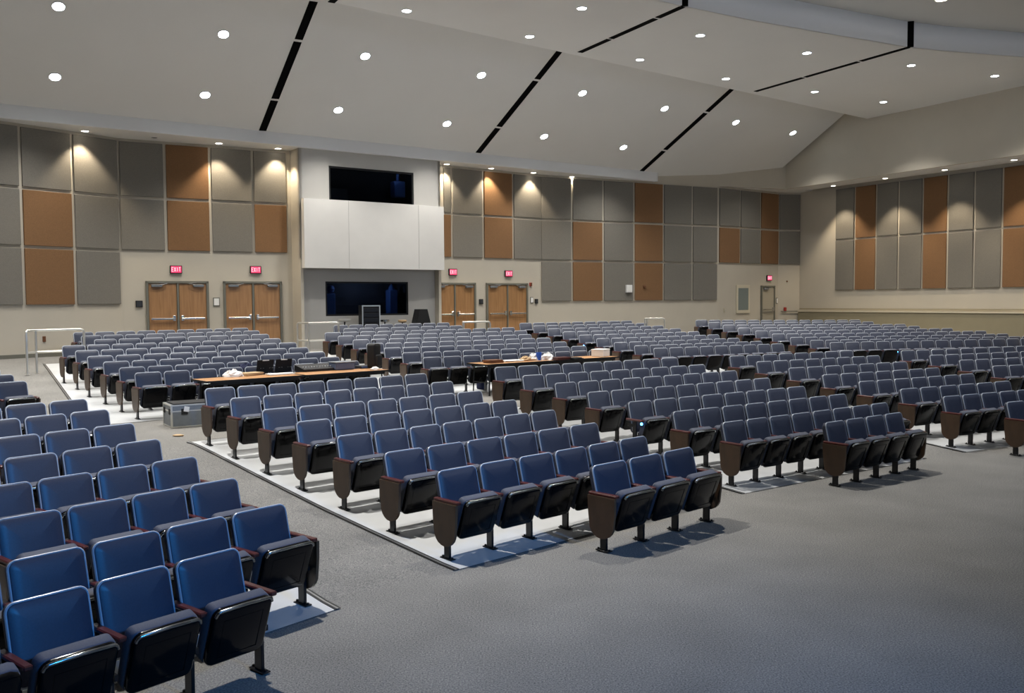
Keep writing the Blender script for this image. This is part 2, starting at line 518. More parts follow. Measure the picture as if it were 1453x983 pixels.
HI, LO = seat_meshes(), seat_meshes(True)
ORD = ['first', 'second', 'third', 'fourth', 'fifth', 'sixth', 'seventh', 'eighth', 'ninth', 'tenth', 'eleventh', 'twelfth', 'thirteenth', 'fourteenth', 'fifteenth', 'sixteenth', 'seventeenth', 'eighteenth', 'nineteenth', 'twentieth']
BLOCK = {'A': 'the left edge block', 'B': 'block beside left aisle', 'C': 'the middle front block', 'D': 'front block right of middle', 'E': 'the far right front block',
         'Ar': 'the far left rear block', 'Br': 'rear block below left doors', 'Cr': 'rear block below the booth', 'Dr': 'rear block right of booth', 'Er': 'rear block by right wall'}
seats = []
for b, rows in ROWS.items():
    for (ri, x, y, phi, s, n) in rows:
        ph = radians(phi); tx, ty = sin(ph), cos(ph)
        for k in range(n):
            px, py = x + tx * s * k, y + ty * s * k          # top left corner of the back
            fx, fy = px + .20 * ty, py - .20 * tx             # foot of the left standard
            fz = (floor_z(fx, fy) + floor_z(fx + tx * s, fy + ty * s)) / 2
            cx_, cy_ = fx + tx * s / 2, fy + ty * s / 2
            seats.append(dict(b=b, row=ri, k=k, n=n, loc=(fx, fy, fz), rz=pi / 2 - ph, s=s, d=cy_, u=cx_ / cy_))
def in_view(q): return q['d'] > 3 and -.59 < q['u'] < .585
near = sorted([q for q in seats if in_view(q)], key=lambda q: q['d'])[:300]
ids = {id(q) for q in near}
rest = [q for q in seats if id(q) not in ids]

def part(mesh, name, parent):
    o = bpy.data.objects.new(name, mesh); COL.objects.link(o); o.parent = parent
    return o

def seat_parts(q):
    b, k, n, row = q['b'], q['k'], q['n'], q['row']
    ends = []
    if k == 0: ends.append('l')
    if k == n - 1: ends.append('r')
    bare = (b == 'A' and row == 0) or (b == 'C' and row == 3 and k == 0)
    return ends, bare

slab_gap = .010
for q in near:
    ends, bare = seat_parts(q)
    fromleft = q['k'] + 1
    if q['b'] in ('A', 'Ar'):
        pos = '%s from the right' % ORD[q['n'] - fromleft] if q['n'] - fromleft else 'rightmost'
    else:
        pos = '%s from the left' % ORD[q['k']] if q['k'] else 'leftmost'
    lab = 'blue folding seat, %s in %s row of %s' % (pos, 'front' if q['row'] == 0 else ORD[q['row']], BLOCK[q['b']])
    r = thing('auditorium_seat', (q['loc'][0], q['loc'][1], q['loc'][2] + slab_gap), q['rz'], lab, 'seat', 'seats in the ' + BLOCK[q['b']])
    r.scale = (q['s'] / W0, 1, 1)
    bk = part(HI['backrest'], 'backrest', r); part(HI['piping'], 'piping', bk); part(HI['back_shell'], 'back_shell', r)
    part(HI['seat_cushion'], 'seat_cushion', r); sp_ = part(HI['seat_pan'], 'seat_pan', r); part(HI['front_lip'], 'front_lip', sp_)
    part(HI['legl'], 'leg', r); part(HI['armrestl'], 'armrest', r)
    if 'r' in ends: part(HI['legr'], 'leg', r); part(HI['armrestr'], 'armrest', r)
    if not bare:
        for e in ends: part(HI['end_panel' + e], 'end_panel', r)
    if q['b'] == 'C' and q['row'] == 3 and q['k'] == 0: part(HI['light'], 'aisle_light', r)

def merged_rest():
    verts, faces, mi, smooth = [], [], [], []
    mats = []
    def put(me, mw):
        o = len(verts); m_ = me.materials[0]
        if m_ not in mats: mats.append(m_)
        i = mats.index(m_)
        verts.extend([tuple(mw @ v.co) for v in me.vertices])
        for p in me.polygons: faces.append([a + o for a in p.vertices]); mi.append(i); smooth.append(p.use_smooth)
    for q in rest:
        mw = Matrix.Translation((q['loc'][0], q['loc'][1], q['loc'][2] + slab_gap)) @ Matrix.Rotation(q['rz'], 4, 'Z') @ Matrix.Diagonal((q['s'] / W0, 1, 1, 1))
        ends, bare = seat_parts(q)
        for nme in ('backrest', 'piping', 'back_shell', 'seat_cushion', 'seat_pan', 'legl', 'armrestl'): put(LO[nme], mw)
        if 'r' in ends: put(LO['legr'], mw); put(LO['armrestr'], mw)
        for e in ends: put(LO['end_panel' + e], mw)
        if (q['b'] == 'Dr' and q['row'] == 4 and q['k'] == 0) or (q['b'] == 'Er' and q['row'] == 0 and q['k'] == 4): put(LO['light'], mw)
    me = bpy.data.meshes.new('distant_auditorium_seats')
    me.from_pydata(verts, [], faces)
    for m_ in mats: me.materials.append(m_)
    me.polygons.foreach_set('material_index', mi); me.polygons.foreach_set('use_smooth', smooth)
    try: me.set_sharp_from_angle(angle=radians(38))
    except Exception: pass
    o = bpy.data.objects.new('distant_auditorium_seats', me); COL.objects.link(o)
    return tag(o, 'rows of small blue grey folding seats in the farthest rear blocks', 'seats', kind='stuff')
merged_rest()

# pale concrete under the seats, with a metal edge strip on the aisle sides
def slab_strip(b, first, left=.13, rgt=.13):
    rows = [r for r in ROWS[b] if r[0] >= first]
    mb = MB(); cross = []
    def liner(pts):
        k = len(pts)
        if k < 2: return lambda i: pts[0]
        mi = (k - 1) / 2; c = sum(pts, Vector()) / k
        sl = sum(((p - c) * (i - mi) for i, p in enumerate(pts)), Vector()) / sum((i - mi) ** 2 for i in range(k))
        return lambda i: c + sl * (i - mi)
    ends = []
    for (ri, x, y, phi, s, n) in rows:
        ph = radians(phi); ends.append((Vector((x, y, 0)), Vector((x + sin(ph) * s * n, y + cos(ph) * s * n, 0))))
    gl, gr = liner([e[0] for e in ends]), liner([e[1] for e in ends])
    shift = [0, 0]
    for i, e in enumerate(ends):
        ph = radians(rows[i][3]); t = Vector((sin(ph), cos(ph), 0))
        shift[0] = min(shift[0], (e[0] - gl(i)).dot(t) + .04); shift[1] = max(shift[1], (e[1] - gr(i)).dot(t) - .04)
    ph = radians(sum(r_[3] for r_ in rows) / len(rows)); t = Vector((sin(ph), cos(ph), 0)); nn = Vector((-cos(ph), sin(ph), 0))
    full = []
    k0, k1 = -.36, len(rows) - 1 + .40
    steps = max(4, int((k1 - k0) / .22))
    for i in range(steps + 1):
        f = k0 + (k1 - k0) * i / steps
        full.append((gl(f) + t * (shift[0] - left) - nn * .20, gr(f) + t * (shift[1] + rgt) - nn * .20))
    N = 14; vs = []
    for a, e in full:
        for j in range(N + 1):
            p = a.lerp(e, j / N); vs.append((p.x, p.y, floor_z(p.x, p.y) + .009))
    fs = [(i * (N + 1) + j, i * (N + 1) + j + 1, (i + 1) * (N + 1) + j + 1, (i + 1) * (N + 1) + j) for i in range(len(full) - 1) for j in range(N)]
    mb.add(vs, fs, True)
    L = [Vector(vs[i * (N + 1)]) for i in range(len(full))]; Rr = [Vector(vs[i * (N + 1) + N]) for i in range(len(full))]
    return mb, L, Rr
SLAB_N = 0; TRIM_N = 0
for b, first in (('A', 1), ('B', 1), ('C', 1), ('D', 1), ('E', 4), ('Ar', 0), ('Br', 0), ('Cr', 0), ('Dr', 0), ('Er', 0)):
    mb, L, Rr = slab_strip(b, first)
    o = struct('floor_slab', mb, M['concrete'])
    for p in o.data.polygons: p.use_smooth = True
    for side, line in ((-1, L), (1, Rr)):
        for off, mm in ((.012, 'strip'), (.034, 'strip_light'), (.052, 'strip')):
            TRIM_N += 1
            tb = MB(); vs = []
            w = .010
            for i, p in enumerate(line):
                a = line[max(i - 1, 0)]; c = line[min(i + 1, len(line) - 1)]
                d = (c - a); d.z = 0; d.normalize(); nrm = Vector((d.y, -d.x, 0)) * side   # outward
                for s_ in (off - w, off + w):
                    qd = p + nrm * s_; vs.append((qd.x, qd.y, floor_z(qd.x, qd.y) + .006)); vs.append((qd.x, qd.y, floor_z(qd.x, qd.y) + .014))
            n = len(line)
            fs = [(i * 4 + 1, i * 4 + 3, i * 4 + 7, i * 4 + 5) for i in range(n - 1)] + [(i * 4, i * 4 + 1, i * 4 + 5, i * 4 + 4) for i in range(n - 1)] + [(i * 4 + 2, i * 4 + 6, i * 4 + 7, i * 4 + 3) for i in range(n - 1)]
            tb.add(vs, fs)
            struct('trim_%d' % TRIM_N, tb, M[mm])

# ------------------------------------------------------------------ setting: walls
SOF = 7.62
def V2(p): return Vector((p[0], p[1], 0))
def seg_mesh(p0, p1, z0, z1, thick=.15, holes=()):
    """upright wall from p0 to p1 (left to right as seen), thickness away from the room"""
    p0, p1 = V2(p0), V2(p1); t = (p1 - p0).normalized(); n = Vector((-t.y, t.x, 0)); L = (p1 - p0).length
    mb = MB()
    def blk(s0, s1, a, b_):
        q = [p0 + t * s0, p0 + t * s1, p0 + t * s1 + n * thick, p0 + t * s0 + n * thick]
        mb.prism([v + Vector((0, 0, a)) for v in q], (0, 0, b_ - a))
    cur = 0
    for (s0, s1, a, b_) in sorted(holes):
        blk(cur, s0, z0, z1); blk(s0, s1, z0, a); blk(s0, s1, b_, z1); cur = s1
    blk(cur, L, z0, z1)
    return mb
G1 = 5.85
la, lb, lc = at_z(0, 263.7, G1), at_z(170, 279.5, G1), at_z(407.5, 290.3, G1)
ma, mz = at_z(632, 303, G1), at_z(767.3, 311.3, G1)
na_, nz_ = mz, at_z(1019, 321.2, G1)
pa, pz = Vector((12.6, 42.75, 0)), Vector((13.68, 42.95, 0))
rd = Vector((.517, -.856, 0)).normalized(); rz_ = pz + rd * 42
ldir = (lb - la).normalized(); ldir.z = 0
lext = la - ldir * 13
mdir = (mz - ma); mdir.z = 0; mdir.normalize()
l2dir = (lc - lb); l2dir.z = 0; l2dir.normalize()
struct('wall_rear', seg_mesh(lext, lb, .3, SOF + .4), M['wall'])
struct('wall_rear', seg_mesh(lb, lc + l2dir * .9, .3, SOF + .4), M['wall'])
struct('wall_rear', seg_mesh(ma - mdir * 1.2, mz, .3, SOF + .4), M['wall'])
struct('wall_rear', seg_mesh(na_, nz_, .3, 10.2), M['wall'])
struct('wall_rear', seg_mesh(nz_, pa, .3, SOF + .3), M['wall'])
struct('wall_rear', seg_mesh(pa, pz, .3, SOF + .3), M['wall'])
struct('wall_right', seg_mesh(pz, rz_, -.1, SOF + .3), M['wall'])
# enclosing walls outside the picture
sidedir = Vector((.517, -.856, 0)).normalized()
sl = lext + sidedir * 40
struct('wall_left', seg_mesh(sl, lext, -.1, 11.5), M['wall'])
struct('wall_stage', seg_mesh(rz_ + rd * 0, sl, -.1, 11.5), M['wall'])

# right wall: low front wall with a cream cap
kz = EYE - .60
k0 = pz - Vector((.856, .517, 0)) * .02
nR = Vector((.856, .517, 0))
lowp0 = pz - nR * .16 + rd * .06; lowp1 = lowp0 + rd * 40
struct('wall_right_dado', seg_mesh(lowp0, lowp1, -.1, kz, thick=.14), M['wall_dado'])
struct('trim_90', seg_mesh(lowp0 - nR * .03, lowp1 - nR * .03, kz, kz + .06, thick=.19), M['trim_white'])
struct('trim_91', seg_mesh(lowp0 + nR * .10, lowp1 + nR * .10, kz + .12, kz + .16, thick=.03), M['wall_dado'])

# soffits and bulkheads
br0, br1 = at_z(1114.5, 268.3, SOF), at_z(1453, 219, SOF)
bd = (br1 - br0); bd.z = 0; bd.normalize()
br2 = br0 + bd * 40
struct('bulkhead_right', seg_mesh(br0, br2, SOF, 11.3, thick=.12), M['wall'])
struct('bulkhead_rear', seg_mesh(nz_ + (br0 - nz_).normalized() * .0, br0, SOF, 10.2, thick=.12), M['wall'])
def flat(name, pts, z, th, m):
    return struct(name, MB().prism([Vector((p[0], p[1], z)) for p in pts], (0, 0, th)), m)
flat('soffit_right', [br0 + nR * .05, br2 + nR * .05, br2 + nR * 2.6, br0 + nR * 1.2 - rd * 2.4], SOF + .005, .12, M['ceiling'])
bn_ = Vector((-(br0 - nz_).y, (br0 - nz_).x, 0)).normalized() * .05
flat('soffit_rear_corner', [nz_ + bn_, br0 + bn_, br0 + nR * 2.0, pa + Vector((1.2, 1.0, 0)), nz_ + Vector((-.3, .6, 0))], SOF + .012, .10, M['ceiling'])
f0, f1, f2 = at_z(0, 166.5, SOF), at_z(250, 189.4, SOF), at_z(933.6, 257.2, SOF)
fd = (f2 - f0); fd.z = 0; fd.normalize()
nt = Vector((fd.y, -fd.x, 0))
fl = f0 - ldir * 13
mc = ma - mdir * 1.2
sf = (f1 - f0).dot(fd) - 1.2; fm = f0 + fd * sf
for q_ in ([fl, f0, la + Vector((-.4, .6, 0)), lext + Vector((-.6, .7, 0))],
           [f0, fm, lb + Vector((-.4, .6, 0)), la + Vector((-.4, .6, 0))],
           [fm, f0 + fd * 9.5, lc + l2dir * .9 + Vector((-.4, .6, 0)), lb + Vector((-.4, .6, 0))],
           [f0 + fd * 9.5, f0 + fd * 15.0, mz + Vector((-.3, .4, 0)), mc + Vector((-.3, .6, 0))],
           [f0 + fd * 15.0, f2, na_ + (nz_ - na_) * .60 + Vector((0, .3, 0)), mz + Vector((-.3, .4, 0))],
           [f0 + fd * 9.5 - nt * .05, mc + Vector((-.3, .6, 0)), lc + l2dir * .9 + Vector((-.4, .6, 0))]):
    flat('soffit_rear', [v - nt * .05 if (i < 2 and len(q_) == 4) else v for i, v in enumerate(q_)], SOF + .002, .09, M['ceiling'])
struct('fascia_rear', seg_mesh(fl, f0, SOF - .004, 8.02, thick=.10), M['fascia'])
struct('fascia_rear', seg_mesh(f0, f2, SOF - .004, 8.02, thick=.10), M['fascia'])
struct('fascia_rear', seg_mesh(f2, f2 - nt * .9, SOF - .004, 8.02, thick=.08), M['fascia'])

def clip(poly, p0, n):
    out = []
    for i, a in enumerate(poly):
        b = poly[(i + 1) % len(poly)]
        da, db = (a - p0).dot(n), (b - p0).dot(n)
        if da <= 0: out.append(a)
        if da * db < 0: out.append(a + (b - a) * (da / (da - db)))
    return out
bp0 = V2(br0) - nR * .16
# ceiling: sloped rear plane, flat middle plane, upper ceiling towards the stage
SL = .54
Z1 = 7.99
o1 = Vector((f0.x, f0.y, Z1))
n1 = (Vector((0, 0, -1)) + nt * SL).normalized()
def p1(s, t): return o1 + fd * s + nt * t + Vector((0, 0, SL * t))
mb = MB(); q = clip([p1(-16, -.5), p1(46, -.5), p1(46, 8.6), p1(-16, 8.6)], bp0, nR)
mb.prism(q, (0, 0, .15)); struct('ceiling', mb, M['ceiling'])
Z2 = 10.0
c0, c1 = at_z(470, 2.5, Z2), at_z(1228, 168, Z2)
cd = (c1 - c0); cd.normalize()
arc_px = [(970.8, 9), (1069.7, 29), (1159.6, 45), (1249.5, 60), (1287.7, 66.5), (1339, 72), (1453, 81)]
arc = [at_z(a, b_, Z2) for a, b_ in arc_px]
d0 = (arc[0] - arc[1]).normalized()
ext = []
pnt = arc[0]; ang = atan2(d0.y, d0.x)
for k in range(10):
    ang += radians(3.0); pnt = pnt + Vector((cos(ang), sin(ang), 0)) * 2.2; ext.append(pnt)
d1 = (arc[-1] - arc[-2]).normalized()
tail = [arc[-1] + d1 * 3 + Vector((0, -.25, 0)), arc[-1] + d1 * 9 + Vector((0, -1.6, 0))]
edge = list(reversed(ext)) + arc + tail
mb = MB()
poly = clip([c0 - cd * 22, c0, c1, c1 + cd * 1.5, c1 + cd * 1.5 + bd * 14] + list(reversed(edge)), bp0, nR)
mb.prism(poly, (0, 0, .30)); struct('ceiling', mb, M['ceiling'])
Z3 = 10.72
mb = MB()
vs = []; fs = []
for p in edge: vs += [Vector((p.x, p.y, Z2)), Vector((p.x, p.y, Z3 + .1))]
fs = [(2 * i, 2 * i + 2, 2 * i + 3, 2 * i + 1) for i in range(len(edge) - 1)]
mb.add(vs, fs, True)
fo = struct('fascia_front', mb, M['fascia'])
sm = fo.modifiers.new('thick', 'SOLIDIFY'); sm.thickness = .06; sm.offset = 0
sd = Vector((.573, -.819, 0))
mb = MB(); mb.prism([Vector((p.x, p.y, Z3)) for p in edge] + [edge[-1] + sd * 30 + Vector((10, 0, Z3 - Z2)), edge[0] + sd * 34 + Vector((-6, 0, Z3 - Z2))], (0, 0, .15))
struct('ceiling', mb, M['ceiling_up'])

# black linear slots in the ceiling
def slot(a, b_, n, width, breaks, label):
    """a, b_: end points on the ceiling surface, n: surface normal into the room"""
    d = (b_ - a); L = d.length; d.normalize(); n = n.normalized(); s = d.cross(n)
    r = thing('ceiling_slot', a, 0, label, 'ceiling slot', 'black slots in the ceiling')
    mx = Matrix((d, s, n)).transposed()
    cuts = [0] + breaks + [1]
    for i in range(len(cuts) - 1):
        u0, u1 = cuts[i] * L + (.05 if i else 0), cuts[i + 1] * L - (.05 if i < len(cuts) - 2 else 0)
        mb = MB().box(d * ((u0 + u1) / 2) + n * .006, (u1 - u0, width, .016), mx)
        mb.build('channel', M['slot'], r)
    return r
P1 = lambda px, py: at_plane(px, py, o1, n1)
P2 = lambda px, py: at_z(px, py, Z2)
DN = Vector((0, 0, -1))
slot(P1(372.5, 185), P1(445, 2), n1, .23, [.27, .73], 'long black slot in sloped ceiling, leftmost, above the dark booth')
slot(P1(678.5, 216.5), P1(796, 70), n1, .23, [.27, .73], 'long black slot in sloped ceiling, right of the booth')
slot(P1(910.5, 242.5), P1(1040, 125), n1, .23, [.27, .73], 'rightmost black slot in the sloped rear ceiling')
slot(P2(823, 74), P2(968, 9.5), DN, .17, [.33, .78], 'black slot in flat ceiling, ending at top centre of the view')
slot(P2(1072, 129.5), P2(1289, 67), DN, .17, [.36, .72], 'black slot in flat ceiling at the right, turning up the fascia')
e0 = P2(470, 3.2); e1 = e0 + (P2(968, 9.5) - P2(823, 74)).normalized() * 7
slot(e0, e1, DN, .17, [.4], 'black slot end at the top edge, left of centre')
for px, lb_ in ((970.5, 'short upright black slot on curved fascia at top centre'), (1290.5, 'short upright black slot on curved fascia at upper right')):
    py = 9 if px < 1000 else 66.8
    p = at_z(px, py, Z2)
    r = thing('fascia_slot', p, 0, lb_, 'ceiling slot')
    MB().box((0, -.05, .36), (.18, .10, .74), Matrix.Rotation(radians(-18), 3, 'Z')).build('channel', M['slot'], r)

# ------------------------------------------------------------------ recessed lights
def downlight(p, n, label, lens, rad, group):
    n = n.normalized(); x = n.orthogonal().normalized(); y = n.cross(x)
    mx = Matrix((x, y, n)).transposed().to_4x4(); mx.translation = p
    r = thing('recessed_downlight' if label else 'ceiling_trim', p, 0, label, 'downlight' if label else None, group, mtx=mx)
    MB().lathe([(rad, 0.0), (rad * 1.22, 0.0), (rad * 1.22, .012), (rad * 1.05, .016), (rad, .010)], 28).build('trim_ring', M['white'], r)
    MB().lathe([(rad * .98, .002), (rad * .98, .012), (rad * .5, .018)], 24).build('lens', lens, r)
    return r
def spot(p, n, energy, col, size, blend=.5, soft=.12, off=.06, aim=None):
    l = bpy.data.lights.new('lamp', 'SPOT'); l.energy = energy; l.color = col; l.spot_size = radians(size); l.spot_blend = blend; l.shadow_soft_size = soft
    o = bpy.data.objects.new('lamp', l); COL.objects.link(o)
    o.location = p + n.normalized() * off
    d = (aim or Vector((0, 0, -1)))
    o.rotation_euler = d.to_track_quat('-Z', 'Y').to_euler()
    return o
E_MAIN, E_FLAT, E_WALL, E_UP = 820, 1250, 300, 1150
COOL = (.93, .96, 1.0); WARM = (1.0, .84, .62); NEUT = (1.0, .965, .905)
sl_px = [(83, 9), (78, 109), (317, 48.5), (291, 134.5), (518, 79.5), (480, 156), (683, 106.5), (634, 175.5), (826.5, 132), (772, 193.5), (943, 154), (884.5, 209), (1044, 173.5), (1125, 188.5)]
names1 = ['far left upper', 'far left lower', 'second column upper', 'second column lower', 'third column upper', 'third column lower', 'fourth column upper', 'fourth column lower',
          'fifth column upper', 'fifth column lower', 'sixth column upper', 'sixth column lower', 'second from the right wall', 'nearest the right wall']
for (px, py), nm in zip(sl_px, names1):
    p = P1(px, py)
    downlight(p, n1, 'bright round downlight in the sloped ceiling, ' + nm, M['lamp_cool'], .135, 'downlights in the sloped ceiling')
    spot(p, n1, E_MAIN, NEUT, 105, .9)
fl_px = [(577, 15), (751.5, 51.5), (908, 84.5), (1030, 111.5), (1156, 130), (1253.5, 144.5), (825.5, 11.5), (993.5, 50), (1145, 75), (1293, 92.5), (1411.5, 107.5)]
names2 = ['rear row leftmost', 'rear row second', 'rear row third', 'rear row fourth', 'rear row fifth', 'rear row nearest the right wall', 'front row leftmost', 'front row second', 'front row third', 'front row fourth', 'front row rightmost']
for (px, py), nm in zip(fl_px, names2):
    p = P2(px, py)
    downlight(p, DN, 'small round downlight in the flat ceiling, ' + nm, M['lamp_cool'], .115, 'downlights in the flat ceiling')
    spot(p, DN, E_FLAT, NEUT, 105, .9)
p = at_z(1336, -1, Z3)
downlight(p, DN, 'single downlight in the upper ceiling at the top edge', M['lamp_warm'], .15, None)
spot(p, DN, E_UP, NEUT, 110, .6)
# the same pattern of house lights goes on outside the picture
def extra(p, n, e, cone=105): 
    downlight(p, n, None, M['lamp_cool'], .13, None)['kind'] = 'structure'; spot(p, n, e, NEUT, cone, .9)
dcol = P1(83, 9) - P1(317, 48.5); dcol2 = P1(78, 109) - P1(291, 134.5)
for k in (1, 2): extra(P1(83, 9) + dcol * k, n1, E_MAIN); extra(P1(78, 109) + dcol2 * k, n1, E_MAIN)
dr = P2(577, 15) - P2(751.5, 51.5); df = P2(825.5, 11.5) - P2(993.5, 50)
for k in (1, 2, 3): extra(P2(577, 15) + dr * k, DN, E_FLAT)
for k in (1, 2, 3): extra(P2(825.5, 11.5) + df * k, DN, E_FLAT)
for x_, y_, k_ in ((-3.4, 10.5, 4.2), (2.8, 14.8, 3.0), (8.3, 19.6, 2.4), (13.5, 21.5, 1.5), (-7.5, 13.5, 1.0)): extra(Vector((x_, y_, Z3)), DN, E_UP * k_, 92)
# soffit lights grazing the walls
SZ = SOF
so_px = [(120.5, 185.5), (310.5, 203), (394.5, 210.3), (634, 232.6), (697, 238.7), (757, 244.8), (811, 250.6)]
so_nm = ['leftmost above the grey panels', 'above the fifth panel column', 'beside the booth, left side', 'beside the booth, right side', 'second right of the booth', 'third right of the booth', 'fourth right of the booth']
for (px, py), nm in zip(so_px, so_nm):
    p = at_z(px, py, SZ)
    downlight(p, DN, 'small warm downlight in the rear soffit, ' + nm, M['lamp_warm'], .10, 'downlights in the rear soffit')
    spot(p, DN, E_WALL, WARM, 92, .55, soft=.05)
dead = at_z(219, 194.8, SZ)
r = downlight(dead, DN, 'unlit dark recessed downlight in the rear soffit', M['black'], .09, None)
sr_px = [(1182.5, 263.3), (1256, 252.8), (1340.5, 240.8), (1439, 226.6)]
sr_nm = ['nearest the rear corner', 'second from the rear corner', 'third from the rear corner', 'rightmost in view']
for (px, py), nm in zip(sr_px, sr_nm):
    p = at_z(px, py, SZ)
    downlight(p, DN, 'small warm downlight in the right soffit, ' + nm, M['lamp_warm'], .10, 'downlights in the right soffit')
    spot(p, DN, E_WALL * 1.5, WARM, 84, .5, soft=.05)
dd = at_z(1439, 226.6, SZ) - at_z(1340.5, 240.8, SZ)
for k in (1, 2, 3):
    p = at_z(1439, 226.6, SZ) + dd * k
    downlight(p, DN, None, M['lamp_warm'], .10, None)['kind'] = 'structure'; spot(p, DN, E_WALL * 1.5, WARM, 84, .5, soft=.05)
# cool stage wash hung behind the camera
def area(loc, to, e, col, sx, sy):
    l = bpy.data.lights.new('stage_wash', 'AREA'); l.energy = e; l.color = col; l.shape = 'RECTANGLE'; l.size = sx; l.size_y = sy
    o = bpy.data.objects.new('stage_wash', l); COL.objects.link(o); o.location = loc
    o.rotation_euler = (Vector(to) - Vector(loc)).to_track_quat('-Z', 'Y').to_euler()
o = spot(Vector((10, -4, 8.0)), DN, 6200, (.035, .335, 1.0), 46, 1.0, soft=.5, aim=Vector((-2.5, 7.0, 0)) - Vector((10, -4, 8.0))); o.name = 'stage_spot'
o = spot(Vector((14, -3, 8.0)), DN, 1500, (.12, .44, 1.0), 60, 1.0, soft=.5, aim=Vector((6, 10, 0)) - Vector((14, -3, 8.0))); o.name = 'stage_spot'
area((15, 9, 7.5), (9, 25, 10.5), 320, (.70, .80, 1.0), 5, 1.0)
area((14, 0, 7.5), (-4, 28, 7), 110, (.74, .84, 1.0), 6, 1.5)

w = bpy.data.worlds.new('world'); scene.world = w; w.use_nodes = True
w.node_tree.nodes['Background'].inputs[0].default_value = (.5, .55, .65, 1); w.node_tree.nodes['Background'].inputs[1].default_value = .02

# ------------------------------------------------------------------ wall helper
class Facet:
    def __init__(s, p0, p1):
        s.o = V2(p0); s.t = (V2(p1) - V2(p0)).normalized(); s.n = Vector((-s.t.y, s.t.x, 0)); s.inn = -s.n
        s.rz = atan2(s.t.y, s.t.x)
    def hit(s, px, py): return at_plane(px, py, s.o, s.n)
    def s_at(s, px, py=330): return (s.hit(px, py) - s.o).dot(s.t)
    def z_at(s, px, py): return s.hit(px, py).z
    def P(s, u, z, off=0.0):
        p = s.o + s.t * u + s.inn * off; p.z = z; return p
    def thing(s, name, u, z, label, cat, group=None, off=0.0):
        """local axes: x along the wall, -y into the room, z up"""
        return thing(name, s.P(u, z, off), s.rz, label, cat, group)
FL1, FL2, FM, FN, FO, FP, FR = Facet(lext, lb), Facet(lb, lc), Facet(ma, mz), Facet(na_, nz_), Facet(nz_, pa), Facet(pa, pz), Facet(pz, rz_)

# ------------------------------------------------------------------ acoustic panels
PZ = [7.53, 5.85, 4.22, 2.56]
GAP = .09
def panel(fc, s0, s1, za, zb, col, label, grp):
    w, h = s1 - s0, za - zb
    o = MB().box((0, 0, 0), (w, .055, h), bev=.008).build('acoustic_panel', M['fab_' + col])
    o.location = fc.P((s0 + s1) / 2, (za + zb) / 2, .0285); o.rotation_euler = (0, 0, fc.rz)
    return tag(o, label, 'wall panel', grp)
RN = ['top', 'second', 'third']
def columns(fc, edges, cols, where, zs=PZ, grp='acoustic panels on the rear wall', first=None, last_flush=False):
    ss = [fc.s_at(p) if p is not None else None for p in edges]
    for i, c in enumerate(cols):
        a, b = ss[i], ss[i + 1]
        ga = 0.01 if (i == 0 and first) else GAP / 2
        gb = 0.01 if (last_flush and i == len(cols) - 1) else GAP / 2
        for r, ch in enumerate(c):
            za, zb = zs[r] - (GAP / 2 if r else 0), zs[r + 1] + GAP / 2
            col = 'brown' if ch == 'b' else 'grey'
            panel(fc, a + ga, b - gb, za, zb, col, '%s fabric wall panel, %s row, %s %s' % ({'brown': 'brown', 'grey': 'grey'}[col], RN[r], 'only column' if len(cols) == 1 else ORD[i] + ' column', where), grp)
columns(FL1, [-36, 30.8, 104.3, 169.9], ['ggg', 'gbb', 'ggg'], 'from the left edge')
columns(FL2, [169.9, 235.6, 299.3, 359.5, 407], ['gg', 'bb', 'gg', 'gb'], 'over the left doors', last_flush=True)
columns(FM, [628, 640.5, 685.3, 727.3, 767.3], ['gb', 'gg', 'bb', 'gg'], 'right of the booth', last_flush=True)
columns(FN, [767.3, 811, 855.2, 899, 940.7, 981.7, 1018], ['ggg', 'gbb', 'ggg', 'bbb', 'ggg', 'ggg'], 'of the broad rear section', first=True)
columns(FO, [1020, 1049.5, 1078.6, 1104.5], ['gb', 'gg', 'bb'], 'over the corner door', first=True)
columns(FP, [1105.5, 1136], ['gg'], 'in the rear right corner', first=True)
rz_edges = [1185.5, 1213.4, 1243.8, 1275.6, 1309.7, 1345.2, 1383, 1422.8, 1466, 1512]
zr0, zr1, zr2 = FR.z_at(1300, 254.5), FR.z_at(1300, 332.5), FR.z_at(1300, 411)
columns(FR, rz_edges, ['gg', 'bb', 'gg', 'gg', 'bb', 'gg', 'gg', 'bb', 'gg'], 'from the corner, right wall', zs=[zr0, zr1, zr2], grp='acoustic panels on the right wall')

